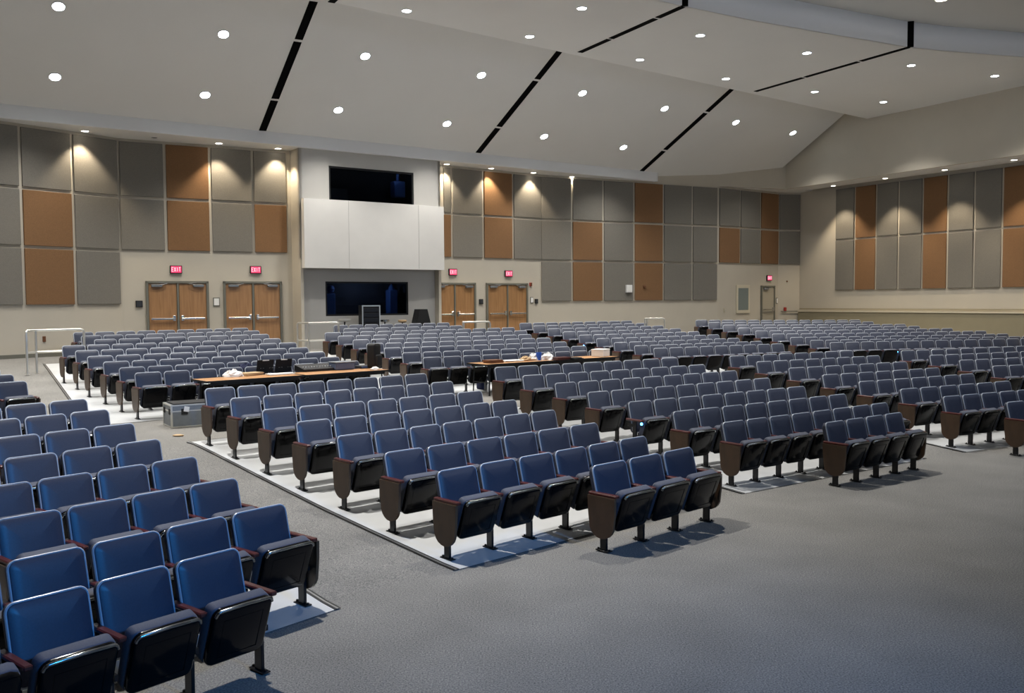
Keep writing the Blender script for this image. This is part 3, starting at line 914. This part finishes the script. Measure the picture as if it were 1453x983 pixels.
# ------------------------------------------------------------------ doors
def door(name, fc, pl, pr, ptop, leaves=2, leaf='door_wood', closer=True):
    s0, s1 = fc.s_at(pl, 420), fc.s_at(pr, 420); zt = fc.z_at((pl + pr) / 2, ptop)
    c = fc.P((s0 + s1) / 2, 0); zb = floor_z(c.x, c.y)
    r = thing(name, Vector((c.x, c.y, zb)), fc.rz); r['kind'] = 'structure'
    w, h = s1 - s0, zt - zb; fw = .075
    mb = MB()
    mb.box((-w / 2 + fw / 2, -.03, h / 2), (fw, .10, h), bev=.006).box((w / 2 - fw / 2, -.03, h / 2), (fw, .10, h), bev=.006).box((0, -.03, h - fw / 2), (w, .10, fw), bev=.006)
    if leaves == 2: mb.box((0, -.03, (h - fw) / 2), (.06, .09, h - fw), bev=.006)
    mb.build('door_frame', M['frame'], r)
    inner = w - 2 * fw
    lw = inner / leaves - (.035 if leaves == 2 else .0)
    for i in range(leaves):
        cx = (-1 if i == 0 else 1) * (inner / 2 - lw / 2) if leaves == 2 else 0
        l = MB().box((cx, -.022, (h - fw) / 2), (lw - .01, .045, h - fw - .02), bev=.004).build('door_leaf', M[leaf], r)
        inner_side = 1 if i == 0 else -1
        mb = MB().box((cx, -.115, 1.02), (lw - .12, .035, .055), bev=.008)
        mb.box((cx + inner_side * (lw / 2 - .09), -.08, 1.04), (.09, .085, .17), bev=.01)
        mb.box((cx - inner_side * (lw / 2 - .10), -.075, 1.02), (.05, .08, .06), bev=.006)
        mb.build('push_bar', M['steel'], l)
        if closer:
            k = MB().box((cx - inner_side * (lw / 2 - .24), -.085, h - fw - .075), (.32, .075, .085), bev=.01)
            k.tube([(cx - inner_side * (lw / 2 - .36), -.13, h - fw - .05), (cx - inner_side * (lw / 2 - .55), -.12, h - fw - .01), (cx - inner_side * (lw / 2 - .30), -.07, h - fw + .02)], .012, 8)
            k.build('door_closer', M['closer'], l)
    return r
door('door_1', FL2, 206.8, 296.0, 398.6)
door('door_2', FL2, 316.6, 399.8, 399.0)
door('door_3', FM, 613.5, 674.2, 400.9)
door('door_4', FM, 689.3, 748.0, 401.5)
door('door_5', FO, 1079.0, 1098.3, 405.2, leaves=1, leaf='door_paint')

def exit_sign(fc, px, py, label, s=1.0):
    u, z = fc.s_at(px, py), fc.z_at(px, py)
    r = fc.thing('exit_sign', u, z, label, 'exit sign', 'red lit exit signs above the doors')
    MB().box((0, -.035, 0), (.36 * s, .07, .25 * s), bev=.012).build('housing', M['black'], r)
    MB().box((0, -.072, 0), (.31 * s, .006, .205 * s)).build('lit_face', M['exit_face'], r)
    mb = MB(); hh, st = .125 * s, .018 * s
    def bar(x0, z0, x1, z1):
        d = Vector((x1 - x0, 0, z1 - z0)); a = atan2(d.z, d.x)
        mb.box(((x0 + x1) / 2, -.078, (z0 + z1) / 2), (d.length, .006, st), Matrix.Rotation(-a, 3, 'Y'))
    w_ = .048 * s
    for i, ch in enumerate('EXIT'):
        x = (-.105 + .07 * i) * s; a, b, t, bo = x - w_ / 2, x + w_ / 2, hh / 2, -hh / 2
        if ch == 'E':
            bar(a, bo, a, t); bar(a, t, b, t); bar(a, 0, b - .008, 0); bar(a, bo, b, bo)
        if ch == 'X': bar(a, bo, b, t); bar(a, t, b, bo)
        if ch == 'I': bar(x, bo, x, t)
        if ch == 'T': bar(x, bo, x, t); bar(a, t, b, t)
    mb.build('lettering', M['exit_text'], r)
exit_sign(FL2, 249.5, 382.3, 'red exit sign over the leftmost wooden double doors')
exit_sign(FL2, 362.3, 382.8, 'red exit sign over the doors just left of the booth')
exit_sign(FM, 641.8, 386, 'red exit sign over the doors just right of the booth')
exit_sign(FM, 720.8, 388.2, 'red exit sign over the fourth wooden double doors')
exit_sign(FO, 1090.5, 394.3, 'red exit sign over the narrow corner door')

def plate(name, fc, px, py, w, h, m, label, cat, depth=.03, inner=None, group=None, off=.001):
    u, z = fc.s_at(px, py), fc.z_at(px, py)
    r = fc.thing(name, u, z, label, cat, group, off)
    MB().box((0, -depth / 2, 0), (w, depth, h), bev=.006).build('plate', m, r)
    if inner is not None:
        MB().box((0, -depth - .003, 0), (w * .74, .008, h * .78)).build('face', inner, r)
    return r
plate('control_plate', FL2, 197.3, 431, .20, .20, M['black'], 'square black wall control left of the leftmost double doors', 'wall control', .05, M['shell'])
plate('framed_notice', FL2, 307, 428.2, .21, .28, M['frame'], 'small framed white notice between the two left double doors', 'notice', .025, M['paper'])
plate('control_plate', FM, 682.2, 427.8, .17, .19, M['black'], 'square black wall control between the doors right of the booth', 'wall control', .05, M['shell'])
plate('framed_notice', FM, 754.3, 425.8, .15, .25, M['frame'], 'narrow framed white notice right of the fourth double doors', 'notice', .025, M['paper'])
plate('control_plate', FM, 760.6, 427.3, .15, .18, M['black'], 'square black wall control beside the grey panels, right of doors', 'wall control', .05, M['shell'])
plate('fire_strobe', FM, 752.5, 403.5, .11, .14, M['red'], 'small red fire strobe by top of the fourth double doors', 'fire alarm', .06, M['brown'])
plate('speaker_box', FN, 890.5, 409.6, .30, .32, M['white'], 'small white wall speaker on a low grey panel', 'speaker', .08, M['paper'], off=.058)
plate('sensor', FN, 913, 406.6, .11, .10, M['brown'], 'tiny brown sensor on the lowest wide brown panel', 'sensor', .06, off=.058)
plate('thermostat', FO, 1027.5, 440.2, .10, .16, M['trim_white'], 'small pale thermostat left of the grey wall board', 'thermostat', .04, M['rail'])
plate('notice_board', FO, 1053.5, 424.2, .95, 1.28, M['trim_white'], 'grey board in a pale frame left of the corner door', 'board', .05, M['whiteboard'])
plate('framed_notice', FO, 1101.8, 426.5, .12, .28, M['frame'], 'small pale notice right of the corner door', 'notice', .03, M['paper'])
plate('fire_alarm', FP, 1113.5, 438.6, .13, .18, M['red'], 'small red fire alarm pull near the rear right corner', 'fire alarm', .06)
plate('power_outlet', FL1, 62.5, 481, .09, .16, M['brown'], 'small brown wall outlet behind the far left guard rail', 'outlet', .02)
plate('sensor', FP, 1116.5, 399, .06, .06, M['brown'], 'tiny dark sensor high on the corner wall', 'sensor', .04)
# thin handrail on the corner wall
u0, u1 = FP.s_at(1107, 441), FP.s_at(1137, 441); zz = FP.z_at(1120, 441.5)
r = FP.thing('handrail', 0, zz, 'thin wooden handrail on the corner wall beside red alarm', 'handrail')
MB().tube([(u0, -.07, 0), (u1, -.07, 0)], .02, 8).build('rail', M['frame'], r)
for u in (u0 + .1, u1 - .1): MB().tube([(u, 0, -.03), (u, -.07, -.02)], .012, 6).build('bracket', M['frame'], r)
# low skirting along the rear wall
def skirt(nm, a, b):
    n = 10; a, b = V2(a), V2(b); t = (b - a).normalized(); inn = Vector((t.y, -t.x, 0)); vs = []
    for i in range(n + 1):
        p = a.lerp(b, i / n); z = floor_z(p.x, p.y)
        for o_, h in ((.0, -.05), (.0, .11), (.022, .11), (.022, -.05)): q = p + inn * o_; vs.append((q.x, q.y, z + h))
    fs = [(i * 4 + k, i * 4 + (k + 1) % 4, i * 4 + 4 + (k + 1) % 4, i * 4 + 4 + k) for i in range(n) for k in range(4)] + [(0, 1, 2, 3), (n * 4 + 3, n * 4 + 2, n * 4 + 1, n * 4)]
    struct(nm, MB().add(vs, fs), M['frame'])
skirt('baseboard_left', lext, lb); skirt('baseboard_rear', lb, FL2.P(FL2.s_at(205), 0))

# ------------------------------------------------------------------ projection booth
bu0, bu1 = at_z(423.3, 209.5, SOF), at_z(624.3, 228.6, SOF)
FB = Facet(bu0, bu1); BL = (V2(bu1) - V2(bu0)).length
wz1 = FB.z_at(526, 240); wz0 = 5.86
ws0, ws1 = FB.s_at(466.8, 260), FB.s_at(587, 260)
balz1, balz0 = 5.98, 3.735
struct('wall_booth_upper', seg_mesh(bu0, bu1, balz0 + .3, SOF, .12, [(ws0, ws1, wz0, wz1)]), M['booth'])
lo_in = .30
bl0, bl1 = V2(bu0) + FB.n * lo_in + FB.t * .02, V2(bu1) + FB.n * lo_in - FB.t * .03
FBL = Facet(bl0, bl1)
s0, s1 = FBL.s_at(462, 420), FBL.s_at(579.3, 420); z1_, z0_ = FBL.z_at(520, 399.6), FBL.z_at(520, 447.6)
struct('wall_booth_lower', seg_mesh(bl0, bl1, .6, balz0 + .2, .12, [(s0, s1, z0_, z1_)]), M['booth'])
# the two returns back to the rear wall
struct('wall_booth_side', seg_mesh(V2(bu0) + FB.n * 1.5, bu0, .6, SOF, .10), M['wall'])
struct('wall_booth_side', seg_mesh(bu1, V2(bu1) + FB.n * 1.6, .6, SOF, .10), M['wall'])
def window(nm, fc, s0, s1, za, zb):
    r = thing(nm, fc.P((s0 + s1) / 2, za, 0), fc.rz); r['kind'] = 'structure'
    w, h = s1 - s0, zb - za
    mb = MB()
    for (cx, cz, sx, sz) in ((-w / 2 + .03, h / 2, .06, h), (w / 2 - .03, h / 2, .06, h), (0, .03, w, .06), (0, h - .03, w, .06)):
        mb.box((cx, .06, cz), (sx, .09, sz))
    mb.build('window_frame', M['black'], r)
    MB().box((0, .07, h / 2), (w - .1, .012, h - .1)).build('pane', M['glass'], r)
window('window_1', FB, ws0, ws1, wz0, wz1)
window('window_2', FBL, s0, s1, z0_, z1_)
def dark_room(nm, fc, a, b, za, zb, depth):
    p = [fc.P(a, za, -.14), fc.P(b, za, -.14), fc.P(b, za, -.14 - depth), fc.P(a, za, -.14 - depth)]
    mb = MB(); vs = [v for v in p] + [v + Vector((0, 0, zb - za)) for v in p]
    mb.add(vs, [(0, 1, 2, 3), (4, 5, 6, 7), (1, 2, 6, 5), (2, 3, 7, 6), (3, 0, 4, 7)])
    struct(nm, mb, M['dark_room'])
dark_room('wall_booth_inside', FB, ws0 - .15, ws1 + .15, wz0 - .3, wz1 + .25, 1.1)
dark_room('wall_booth_inside', FBL, s0 - .15, s1 + .15, z0_ - .45, z1_ + .25, 1.0)
# equipment dimly seen through the glass
def inbox(nm, fc, px0, px1, py0, py1, dep, m, label, cat):
    a, b = fc.s_at(px0, (py0 + py1) / 2), fc.s_at(px1, (py0 + py1) / 2)
    za, zb = fc.z_at((px0 + px1) / 2, py1), fc.z_at((px0 + px1) / 2, py0)
    r = fc.thing(nm, (a + b) / 2, za, label, cat, None, -.14 - dep)
    MB().box((0, 0, (zb - za) / 2), (b - a, .35, zb - za), bev=.02).build('body', m, r)
    return r, b - a, zb - za
r, w_, h_ = inbox('equipment_cabinet', FBL, 464, 484, 416, 449, .5, M['dim_blue'], 'dim blue cabinet behind left end of the lower booth window', 'cabinet')
MB().lathe([(.001, -.14), (.10, -.10), (.14, 0), (.10, .10), (.001, .14)], 16, Matrix.Translation((.16, 0, h_ + .15))).build('round_dial', M['dim_blue'], r)
r, w_, h_ = inbox('equipment_rack', FBL, 562, 573, 411, 447, .5, M['dim_blue'], 'dim blue narrow rack behind right end of lower window', 'rack')
MB().lathe([(.13, 0), (.09, .10), (.02, .22)], 14, Matrix.Translation((0, 0, h_))).build('tapered_cap', M['dim_blue'], r)
r, w_, h_ = inbox('equipment_cabinet', FB, 471, 502, 265, 288, .5, M['shell'], 'dark cabinet behind left end of the upper booth window', 'cabinet')
r, w_, h_ = inbox('projector', FB, 569, 584, 255, 278, .5, M['dim_blue'], 'dim blue projector behind right end of the upper booth window', 'projector')
MB().tube([(0, .0, h_), (0, .0, h_ + .35)], .05, 10).build('hanger', M['dim_blue'], r)
for fc, ss, zz in ((FB, (ws0 + ws1) / 2 + 1.0, wz1 - .02), (FBL, (s0 + s1) / 2, z1_ + .1)):
    l = bpy.data.lights.new('booth_fill_light', 'POINT'); l.energy = 4.0 if fc is FB else 34.0; l.color = (.45, .62, 1); l.shadow_soft_size = .05  # unseen lamp added to bring out the gear behind the glass
    o = bpy.data.objects.new('booth_fill_light', l); COL.objects.link(o); o.location = fc.P(ss, zz, -.24)

# balcony front: three slightly turned faces
pr = .27
ba, bb = FB.s_at(425.8, 330) + .05, FB.s_at(629.5, 330) - .08
ba = FB.s_at(428.4, 330) - .02
outer = []
Lw = bb - ba
pts = [(ba, pr - .02), (ba + Lw * .29, pr + .05), (ba + Lw * .79, pr + .05), (bb - .05, pr - .02)]
mb = MB()
poly = [FB.P(u, balz0, o_) for u, o_ in pts] + [FB.P(bb - .05, balz0, .002), FB.P(ba, balz0, .002)]
mb.prism(poly, (0, 0, balz1 - balz0)); struct('wall_balcony_front', mb, M['balcony'])
for i in (1, 2):
    u, o_ = pts[i]
    struct('trim_%d' % (92 + i), MB().box(FB.P(u, (balz0 + balz1) / 2, o_ + .001), (.012, .012, balz1 - balz0 - .02), Matrix.Rotation(FB.rz, 3, 'Z')), M['booth'])

# ------------------------------------------------------------------ guard rails
def guard_rail(pa_, pb_, long_, label, phi):
    """corner guard rail: a short side pa_->pb_ and a long side from pb_ along the rows"""
    b = Vector(pb_); b.z = floor_z(b.x, b.y)
    r = thing('guard_rail', b, 0, label, 'guard rail', 'steel guard rails by the rear seats')
    ph = radians(phi); t = Vector((sin(ph), cos(ph), 0))
    a = Vector(pa_) - b; a.z = 0
    c = t * long_
    hh = 1.07
    mb = MB()
    rad = .08
    mb.tube([Vector((a.x, a.y, 0)), Vector((a.x, a.y, hh - rad)), Vector((a.x * .97, a.y * .97, hh - .02)), a * .9 + Vector((0, 0, hh)), Vector((0, 0, hh)), c - t * rad + Vector((0, 0, hh)), c - t * .02 + Vector((0, 0, hh - .025)), c + Vector((0, 0, hh - rad)), c], .030, 10)
    mb.build('top_rail', M['rail'], r)
    MB().tube([a + Vector((0, 0, hh * .5)), Vector((0, 0, hh * .5)), c + Vector((0, 0, hh * .5))], .026, 8).build('middle_rail', M['rail'], r)
    MB().tube([Vector((0, 0, 0)), Vector((0, 0, hh))], .028, 10).build('post', M['rail'], r)
    for p in (Vector((0, 0, 0)), a, c):
        MB().lathe([(.055, 0), (.055, .01), (.03, .016)], 14, Matrix.Translation(p)).build('base_flange', M['rail'], r)
    return r
RH = 1.07
g1a, g1b = at_floor(37, 470.5, RH), at_floor(50.5, 468.5, RH)
guard_rail(g1a, g1b, 1.12, 'steel guard rail at far left beside the rear block', 49)
g2b = at_floor(437.5, 458.3, RH); guard_rail(g2b + Vector((-.42, .35, 0)), g2b, .98, 'steel guard rail below the left side of the booth', 56)
g3b = at_floor(658, 457, RH); guard_rail(g3b + Vector((-.05, .5, 0)), g3b, .98, 'steel guard rail with white top before doors right of booth', 60)
g4b = at_floor(915, 452, RH); guard_rail(g4b + Vector((.15, .45, 0)), g4b, .85, 'steel guard rail standing right of centre, before broad panels', 66)

# ------------------------------------------------------------------ folding tables
def folding_table(c, rz, L, D, label):
    z0 = floor_z(c.x, c.y)
    r = thing('folding_table', (c.x, c.y, z0), rz, label, 'table', 'folding tables in the cross aisle')
    h = .74
    top = MB().box((0, 0, h - .016), (L, D, .026), bev=.004).build('table_top', M['table_wood'], r)
    mb = MB()
    for s in (-1, 1):
        mb.box((0, s * D / 2, h - .018), (L + .012, .012, .036)); mb.box((s * L / 2, 0, h - .018), (.012, D, .036))
    mb.build('edge_band', M['black'], top)
    mb = MB()
    for s in (-1, 1): mb.box((0, s * (D / 2 - .06), h - .06), (L - .2, .03, .06))
    mb.build('apron', M['black_steel'], r)
    for sx in (-1, 1):
        for sy in (-1, 1):
            MB().tube([(sx * (L / 2 - .16), sy * (D / 2 - .08), h - .05), (sx * (L / 2 - .14), sy * (D / 2 - .06), .012)], .016, 8).lathe([(.022, 0), (.022, .02)], 10, Matrix.Translation((sx * (L / 2 - .14), sy * (D / 2 - .06), 0))).build('leg', M['black_steel'], r)
        MB().tube([(sx * (L / 2 - .145), -(D / 2 - .07), .30), (sx * (L / 2 - .145), D / 2 - .07, .30)], .012, 8).build('crossbar', M['black_steel'], r)
    return r
TZ = .425 + .74
ph1 = radians(49.5); t1 = Vector((sin(ph1), cos(ph1), 0)); b1 = Vector((-t1.y, t1.x, 0))
tb = at_z(293, 541, TZ); tb.z = 0
TL, TD = 1.98, .76
folding_table(tb + t1 * TL / 2 + b1 * TD / 2, pi / 2 - ph1, TL, TD, 'left wood topped folding table with laptops, behind the road case')
folding_table(tb + t1 * (TL * 1.5 + .06) + b1 * TD / 2, pi / 2 - ph1, TL, TD, 'wood topped folding table carrying the mixer and blue bin')
ph2 = radians(53); t2 = Vector((sin(ph2), cos(ph2), 0)); b2 = Vector((-t2.y, t2.x, 0))
tc = at_z(689.5, 517, TZ); tc.z = 0
t2e = at_z(878.6, 505.5, TZ); t2e.z = 0
t2 = (t2e - tc).normalized(); b2 = Vector((-t2.y, t2.x, 0)); L2 = ((t2e - tc).length - .06) / 2
rz2 = atan2(t2.y, t2.x)
folding_table(tc + t2 * L2 / 2 + b2 * TD / 2, rz2, L2, TD, 'folding table at middle, covered with papers and plastic bags')
folding_table(tc + t2 * (L2 * 1.5 + .06) + b2 * TD / 2, rz2, L2, TD, 'folding table under the square white box')

def on_table(px, py): 
    p = at_z(px, py, TZ); p.z = TZ + .001; return p
RZ1 = pi / 2 - ph1
def crumple(name, p, sx, sy, sz, m, label, cat, seed=0, rz=0.0):
    rnd = random.Random(seed); n, k = 14, 6; vs = []; fs = []
    for i in range(k + 1):
        a = pi / 2 * i / k
        for j in range(n):
            q = 2 * pi * j / n; rr = cos(a) * (.5 + .12 * rnd.uniform(-1, 1)); zz = max(.0, sin(a) * (1 + .25 * rnd.uniform(-1, 1)))
            vs.append((rr * cos(q) * sx, rr * sin(q) * sy, zz * sz if i else 0))
    fs = [(i * n + j, i * n + (j + 1) % n, (i + 1) * n + (j + 1) % n, (i + 1) * n + j) for i in range(k) for j in range(n)] + [tuple(range(n - 1, -1, -1))]
    o = MB().add(vs, fs).build(name, m); o.location = p; o.rotation_euler = (0, 0, rz)
    return tag(o, label, cat)
def sheet_pile(name, p, sx, sy, sz, m, label, cat, rz, n=3, seed=1):
    rnd = random.Random(seed); mb = MB()
    for i in range(n):
        mb.box((rnd.uniform(-.02, .02), rnd.uniform(-.02, .02), sz * (i + .5) / n), (sx, sy, sz / n * .98), Matrix.Rotation(rnd.uniform(-.15, .15), 3, 'Z'))
    o = mb.build(name, m); o.location = p; o.rotation_euler = (0, 0, rz)
    return tag(o, label, cat)
crumple('crumpled_paper', on_table(331, 534), .36, .30, .13, M['paper'], 'crumpled white paper heap on left end of the left table', 'paper', 3, RZ1)
sheet_pile('cardboard_sheet', on_table(356, 532), .42, .30, .05, M['tan'], 'tan cardboard sheets on the left table beside white paper', 'cardboard', RZ1 + .3)
crumple('jacket', on_table(357, 528) + b1 * .25, .42, .3, .16, M['navy'], 'dark blue jacket heaped behind cardboard on the left table', 'jacket', 5, RZ1)
def laptop(p, rz, label):
    r = thing('laptop', p, rz, label, 'laptop', 'open laptops on the left table')
    MB().box((0, 0, .011), (.36, .25, .022), bev=.006).build('keyboard_base', M['black'], r)
    s = MB().box((0, 0, .13), (.37, .014, .26), bev=.005).build('screen', M['black'], r)
    s.location = (0, -.12, .02); s.rotation_euler = (radians(14), 0, 0)
    MB().box((0, -.010, .247), (.14, .006, .02)).build('glare_strip', M['white'], s)  # white bar built in place of the reflection on the screen
    mb = MB()
    for x in (-.10, .10): mb.tube([(x, -.10, .002), (x, -.14, .10), (x + .07, -.14, .10), (x + .07, -.10, .002)], .009, 8)
    mb.build('stand', M['rail'], r)
laptop(on_table(378, 529) + b1 * .20, RZ1, 'black laptop on a wire stand, left one of the pair')
laptop(on_table(404, 527.5) + b1 * .20, RZ1, 'black laptop on a wire stand, right one of the pair')
sheet_pile('paper_stack', on_table(398, 531), .55, .22, .022, M['paper'], 'white papers in front of the two laptops', 'papers', RZ1, 4, 4)
r = thing('audio_mixer', on_table(455, 526) + b1 * .15, RZ1, 'long black audio mixer on the table right of laptops', 'mixer')
MB().prism([Vector((-.42, -.22, 0)), Vector((-.42, .22, 0)), Vector((-.42, .22, .13)), Vector((-.42, -.22, .05))], (.84, 0, 0)).build('body', M['black'], r)
mb = MB()
for i in range(12): mb.box((-.36 + .065 * i, -.06, .088), (.018, .03, .02))
mb.build('fader_knobs', M['white'], r)
r = thing('plastic_bin', on_table(489, 524.5) + b1 * .12, RZ1, 'grey blue plastic bin beside the black mixer', 'bin')
MB().box((0, 0, .08), (.46, .32, .16), bev=.02).build('tub', M['grey_blue'], r); MB().box((0, 0, .165), (.49, .35, .02), bev=.008).build('rim', M['case'], r)
r = thing('flat_case', on_table(517, 522), RZ1, 'flat dark device lying right of the grey blue bin', 'device')
MB().box((0, 0, .03), (.34, .24, .06), bev=.01).build('body', M['shell'], r); MB().box((0, -.122, .03), (.28, .006, .03)).build('front_strip', M['dim_blue'], r)
crumple('crumpled_paper', on_table(532, 524.5), .22, .16, .06, M['paper'], 'small crumpled white paper near right end of mixer table', 'paper', 9, RZ1)
p = on_table(535, 523) + t1 * .05 + b1 * .2
r = thing('equipment_bag', p, RZ1 + .3, 'tall black equipment bag standing on the mixer table end', 'bag')
MB().slab(.23, .54, .2, .06, Matrix.Translation((0, 0, .27)), dome=.02).build('body', M['black'], r)
MB().slab(.18, .26, .05, .04, Matrix.Translation((0.01, -.13, .17)), dome=.01).build('front_pocket', M['black'], r)
MB().tube([(-.06, 0, .55), (-.05, 0, .60), (.05, 0, .60), (.06, 0, .55)], .012, 8).build('handle', M['black'], r)

RZ2 = rz2
sheet_pile('binder', on_table(700, 514.5) , .40, .28, .07, M['brown'], 'dark brown binders at left end of the middle table', 'binder', RZ2, 2, 7)
sheet_pile('paper_stack', on_table(726, 512.5), .5, .28, .03, M['paper'], 'pale papers beside the brown binders on the middle table', 'papers', RZ2, 4, 8)
crumple('plastic_bag', on_table(745, 511.5), .32, .26, .10, M['tan'], 'tan paper bag lying left of the white plastic bags', 'bag', 11, RZ2)
crumple('plastic_bag', on_table(757, 511), .30, .26, .16, M['white'], 'white plastic bag just left of the blue cup', 'bag', 12, RZ2)
crumple('plastic_bag', on_table(777, 510), .34, .28, .16, M['white'], 'white plastic bag just right of the blue cup', 'bag', 13, RZ2)
o = MB().lathe([(.055, 0), (.075, .19), (.070, .19), (.052, .02)], 18).build('cup', M['blue_plastic']); o.location = on_table(764.5, 511); tag(o, 'bright blue plastic cup between white bags on middle table', 'cup')
sheet_pile('folder', on_table(796, 510), .42, .28, .06, M['arm_wood'], 'dark red folders right of the plastic bags', 'folder', RZ2, 3, 14)
sheet_pile('folder', on_table(815, 509.3), .34, .25, .04, M['black'], 'flat black folder at left end of the bare table', 'folder', RZ2, 2, 15)
r = thing('white_box', on_table(856, 505.5) + b2 * .1, RZ2 + .35, 'square white cardboard box on right end of the tables', 'box')
MB().box((0, 0, .085), (.40, .34, .17), bev=.008).build('carton', M['paper'], r); MB().box((0, 0, .178), (.415, .355, .02), bev=.006).build('lid', M['white'], r)
p = at_floor(684, 552.5)
r = thing('bag', p, RZ2, 'small navy bag on the floor under the middle table', 'bag')
MB().slab(.20, .36, .2, .06, Matrix.Translation((0, 0, .18)), dome=.02).build('body', M['navy'], r); MB().tube([(-.05, 0, .35), (0, 0, .43), (.05, 0, .35)], .01, 8).build('handle', M['navy'], r)
o = MB().lathe([(.035, 0), (.035, .16), (.014, .2), (.014, .235)], 14).build('bottle', M['white']); o.location = at_floor(693, 556); tag(o, 'small pale bottle on floor right of the navy bag', 'bottle')

# ------------------------------------------------------------------ road case
pa0, pa1, pa2 = at_floor(221, 603.5), at_floor(243.5, 607.8), at_floor(291, 604)
t3 = (pa2 - pa1); t3.z = 0; t3.normalize(); b3 = Vector((-t3.y, t3.x, 0))
c3 = pa1 + t3 * .50 + b3 * .30; c3.z = floor_z(c3.x, c3.y) + .004
r = thing('road_case', c3, atan2(t3.y, t3.x), 'low grey road case with metal edges in the left aisle', 'case')
LW, LD, LH = 1.0, .60, .40
MB().box((0, 0, LH / 2), (LW, LD, LH), bev=.01).build('body', M['case'], r)
mb = MB()
for sx in (-1, 1):
    for sy in (-1, 1): mb.box((sx * (LW / 2 - .008), sy * (LD / 2 - .008), LH / 2), (.03, .03, LH + .004))
for z in (.012, LH * .72, LH - .008):
    for s in (-1, 1):
        mb.box((0, s * (LD / 2 - .006), z), (LW, .022, .024)); mb.box((s * (LW / 2 - .006), 0, z), (.022, LD, .024))
mb.build('edge_trim', M['rail'], r)
for s in (-.25, .25):
    MB().box((-LW / 2 - .008, s * .8, LH * .70), (.014, .11, .10), bev=.004).build('latch', M['black'], r)
    MB().box((s * 1.1, -LD / 2 - .008, LH * .70), (.11, .014, .10), bev=.004).build('latch', M['black'], r)
MB().box((0, 0, LH + .012), (LW * .9, LD * .85, .025), bev=.008).build('lid_tray', M['black'], r)
MB().box((-.24, -LD / 2 - .012, LH * .80), (.09, .008, .09), Matrix.Rotation(.2, 3, 'Y')).build('white_tag', M['paper'], r)
for sx in (-1, 1):
    for sy in (-1, 1): pass
o = MB().lathe([(.05, 0), (.06, .03), (.03, .05)], 14).build('cable_coil', M['tan']); o.location = at_floor(253, 619) + Vector((0, 0, .004)); o.scale = (1.6, 1, .6); tag(o, 'small tan roll lying at corner of pale slab behind case', 'tape roll')

# ------------------------------------------------------------------ equipment below the booth
pr_ = at_plane(524, 455, V2(bl0) + FB.inn * .75, FB.n)
zf_ = floor_z(pr_.x, pr_.y)
r = thing('equipment_rack', (pr_.x, pr_.y, zf_), .38, 'tall black equipment rack with silver edges below booth window', 'rack')
hh = at_plane(524, 433, V2(bl0) + FB.inn * .75, FB.n).z - zf_
MB().box((0, 0, hh / 2), (.60, .6, hh), bev=.01).build('cabinet', M['black'], r)
mb = MB()
for sx in (-1, 1): mb.box((sx * .29, -.30, hh / 2), (.035, .03, hh))
mb.box((0, -.30, hh - .02), (.62, .03, .035)); mb.box((0, -.30, .03), (.62, .03, .035)); mb.build('edge_trim', M['rail'], r)
for k in range(5):
    MB().box((0, -.305, hh - .16 - .17 * k), (.50, .02, .13), bev=.004).build('rack_unit', M['black_steel'], r)
def stool(px, py, label, m, rad=.20):
    p = at_plane(px, py, V2(bl0) + FB.inn * .9, FB.n); z0 = floor_z(p.x, p.y); h = p.z - z0
    r = thing('round_stool', (p.x, p.y, z0), 0, label, 'stool', 'round topped stools below the booth')
    MB().lathe([(rad * .6, h - .09), (rad, h - .06), (rad, h - .01), (rad * .85, h)], 20).build('seat', m, r)
    MB().tube([(0, 0, h - .09), (0, 0, .03)], .025, 10).build('post', M['black_steel'], r)
    MB().lathe([(.2, 0), (.2, .015), (.05, .04)], 20).build('base', M['black_steel'], r)
stool(489, 452.5, 'dark round stool with bright top near guard rail, below booth', M['rail'], .22)
stool(546, 453.5, 'round stool with shiny top just right of the rack', M['steel'], .16)
stool(571, 453.8, 'round stool with copper top left of the tapered speaker', M['tan'], .15)
pw = at_plane(597.5, 455, V2(bl0) + FB.inn * .6, FB.n); zf_ = floor_z(pw.x, pw.y); hh = at_plane(597.5, 438.5, V2(bl0) + FB.inn * .6, FB.n).z - zf_
r = thing('tapered_speaker', (pw.x, pw.y, zf_), FB.rz, 'black tapered loudspeaker below right end of the booth', 'speaker')
z0 = hh - .62
mb = MB(); vs = [Vector((sx * (.31 if z == z0 else .15), sy * .2, z)) for z in (z0, hh) for sx, sy in ((-1, -1), (1, -1), (1, 1), (-1, 1))]
mb.add(vs, [(0, 1, 2, 3), (4, 5, 6, 7), (0, 1, 5, 4), (1, 2, 6, 5), (2, 3, 7, 6), (3, 0, 4, 7)]); mb.build('cabinet', M['black'], r)
MB().tube([(0, 0, z0), (0, 0, .02)], .03, 10).build('pole', M['black_steel'], r)
for k in range(3):
    a = 2 * pi * k / 3; MB().tube([(0, 0, .5), (.42 * cos(a), .42 * sin(a), .015)], .014, 8).build('leg', M['black_steel'], r)

# ------------------------------------------------------------------ output
scene.view_settings.view_transform = 'Standard'
try: scene.view_settings.look = 'None'
except Exception: pass
scene.view_settings.gamma = 1.0
scene.view_settings.use_curve_mapping = False
scene.view_settings.exposure = EXPOSURE
scene.cycles.use_denoising = True
try: scene.cycles.denoiser = 'OPENIMAGEDENOISE'
except Exception: pass
scene.cycles.max_bounces = 8; scene.cycles.diffuse_bounces = 5; scene.cycles.glossy_bounces = 3; scene.cycles.transparent_max_bounces = 8
scene.cycles.sample_clamp_indirect = 6.0
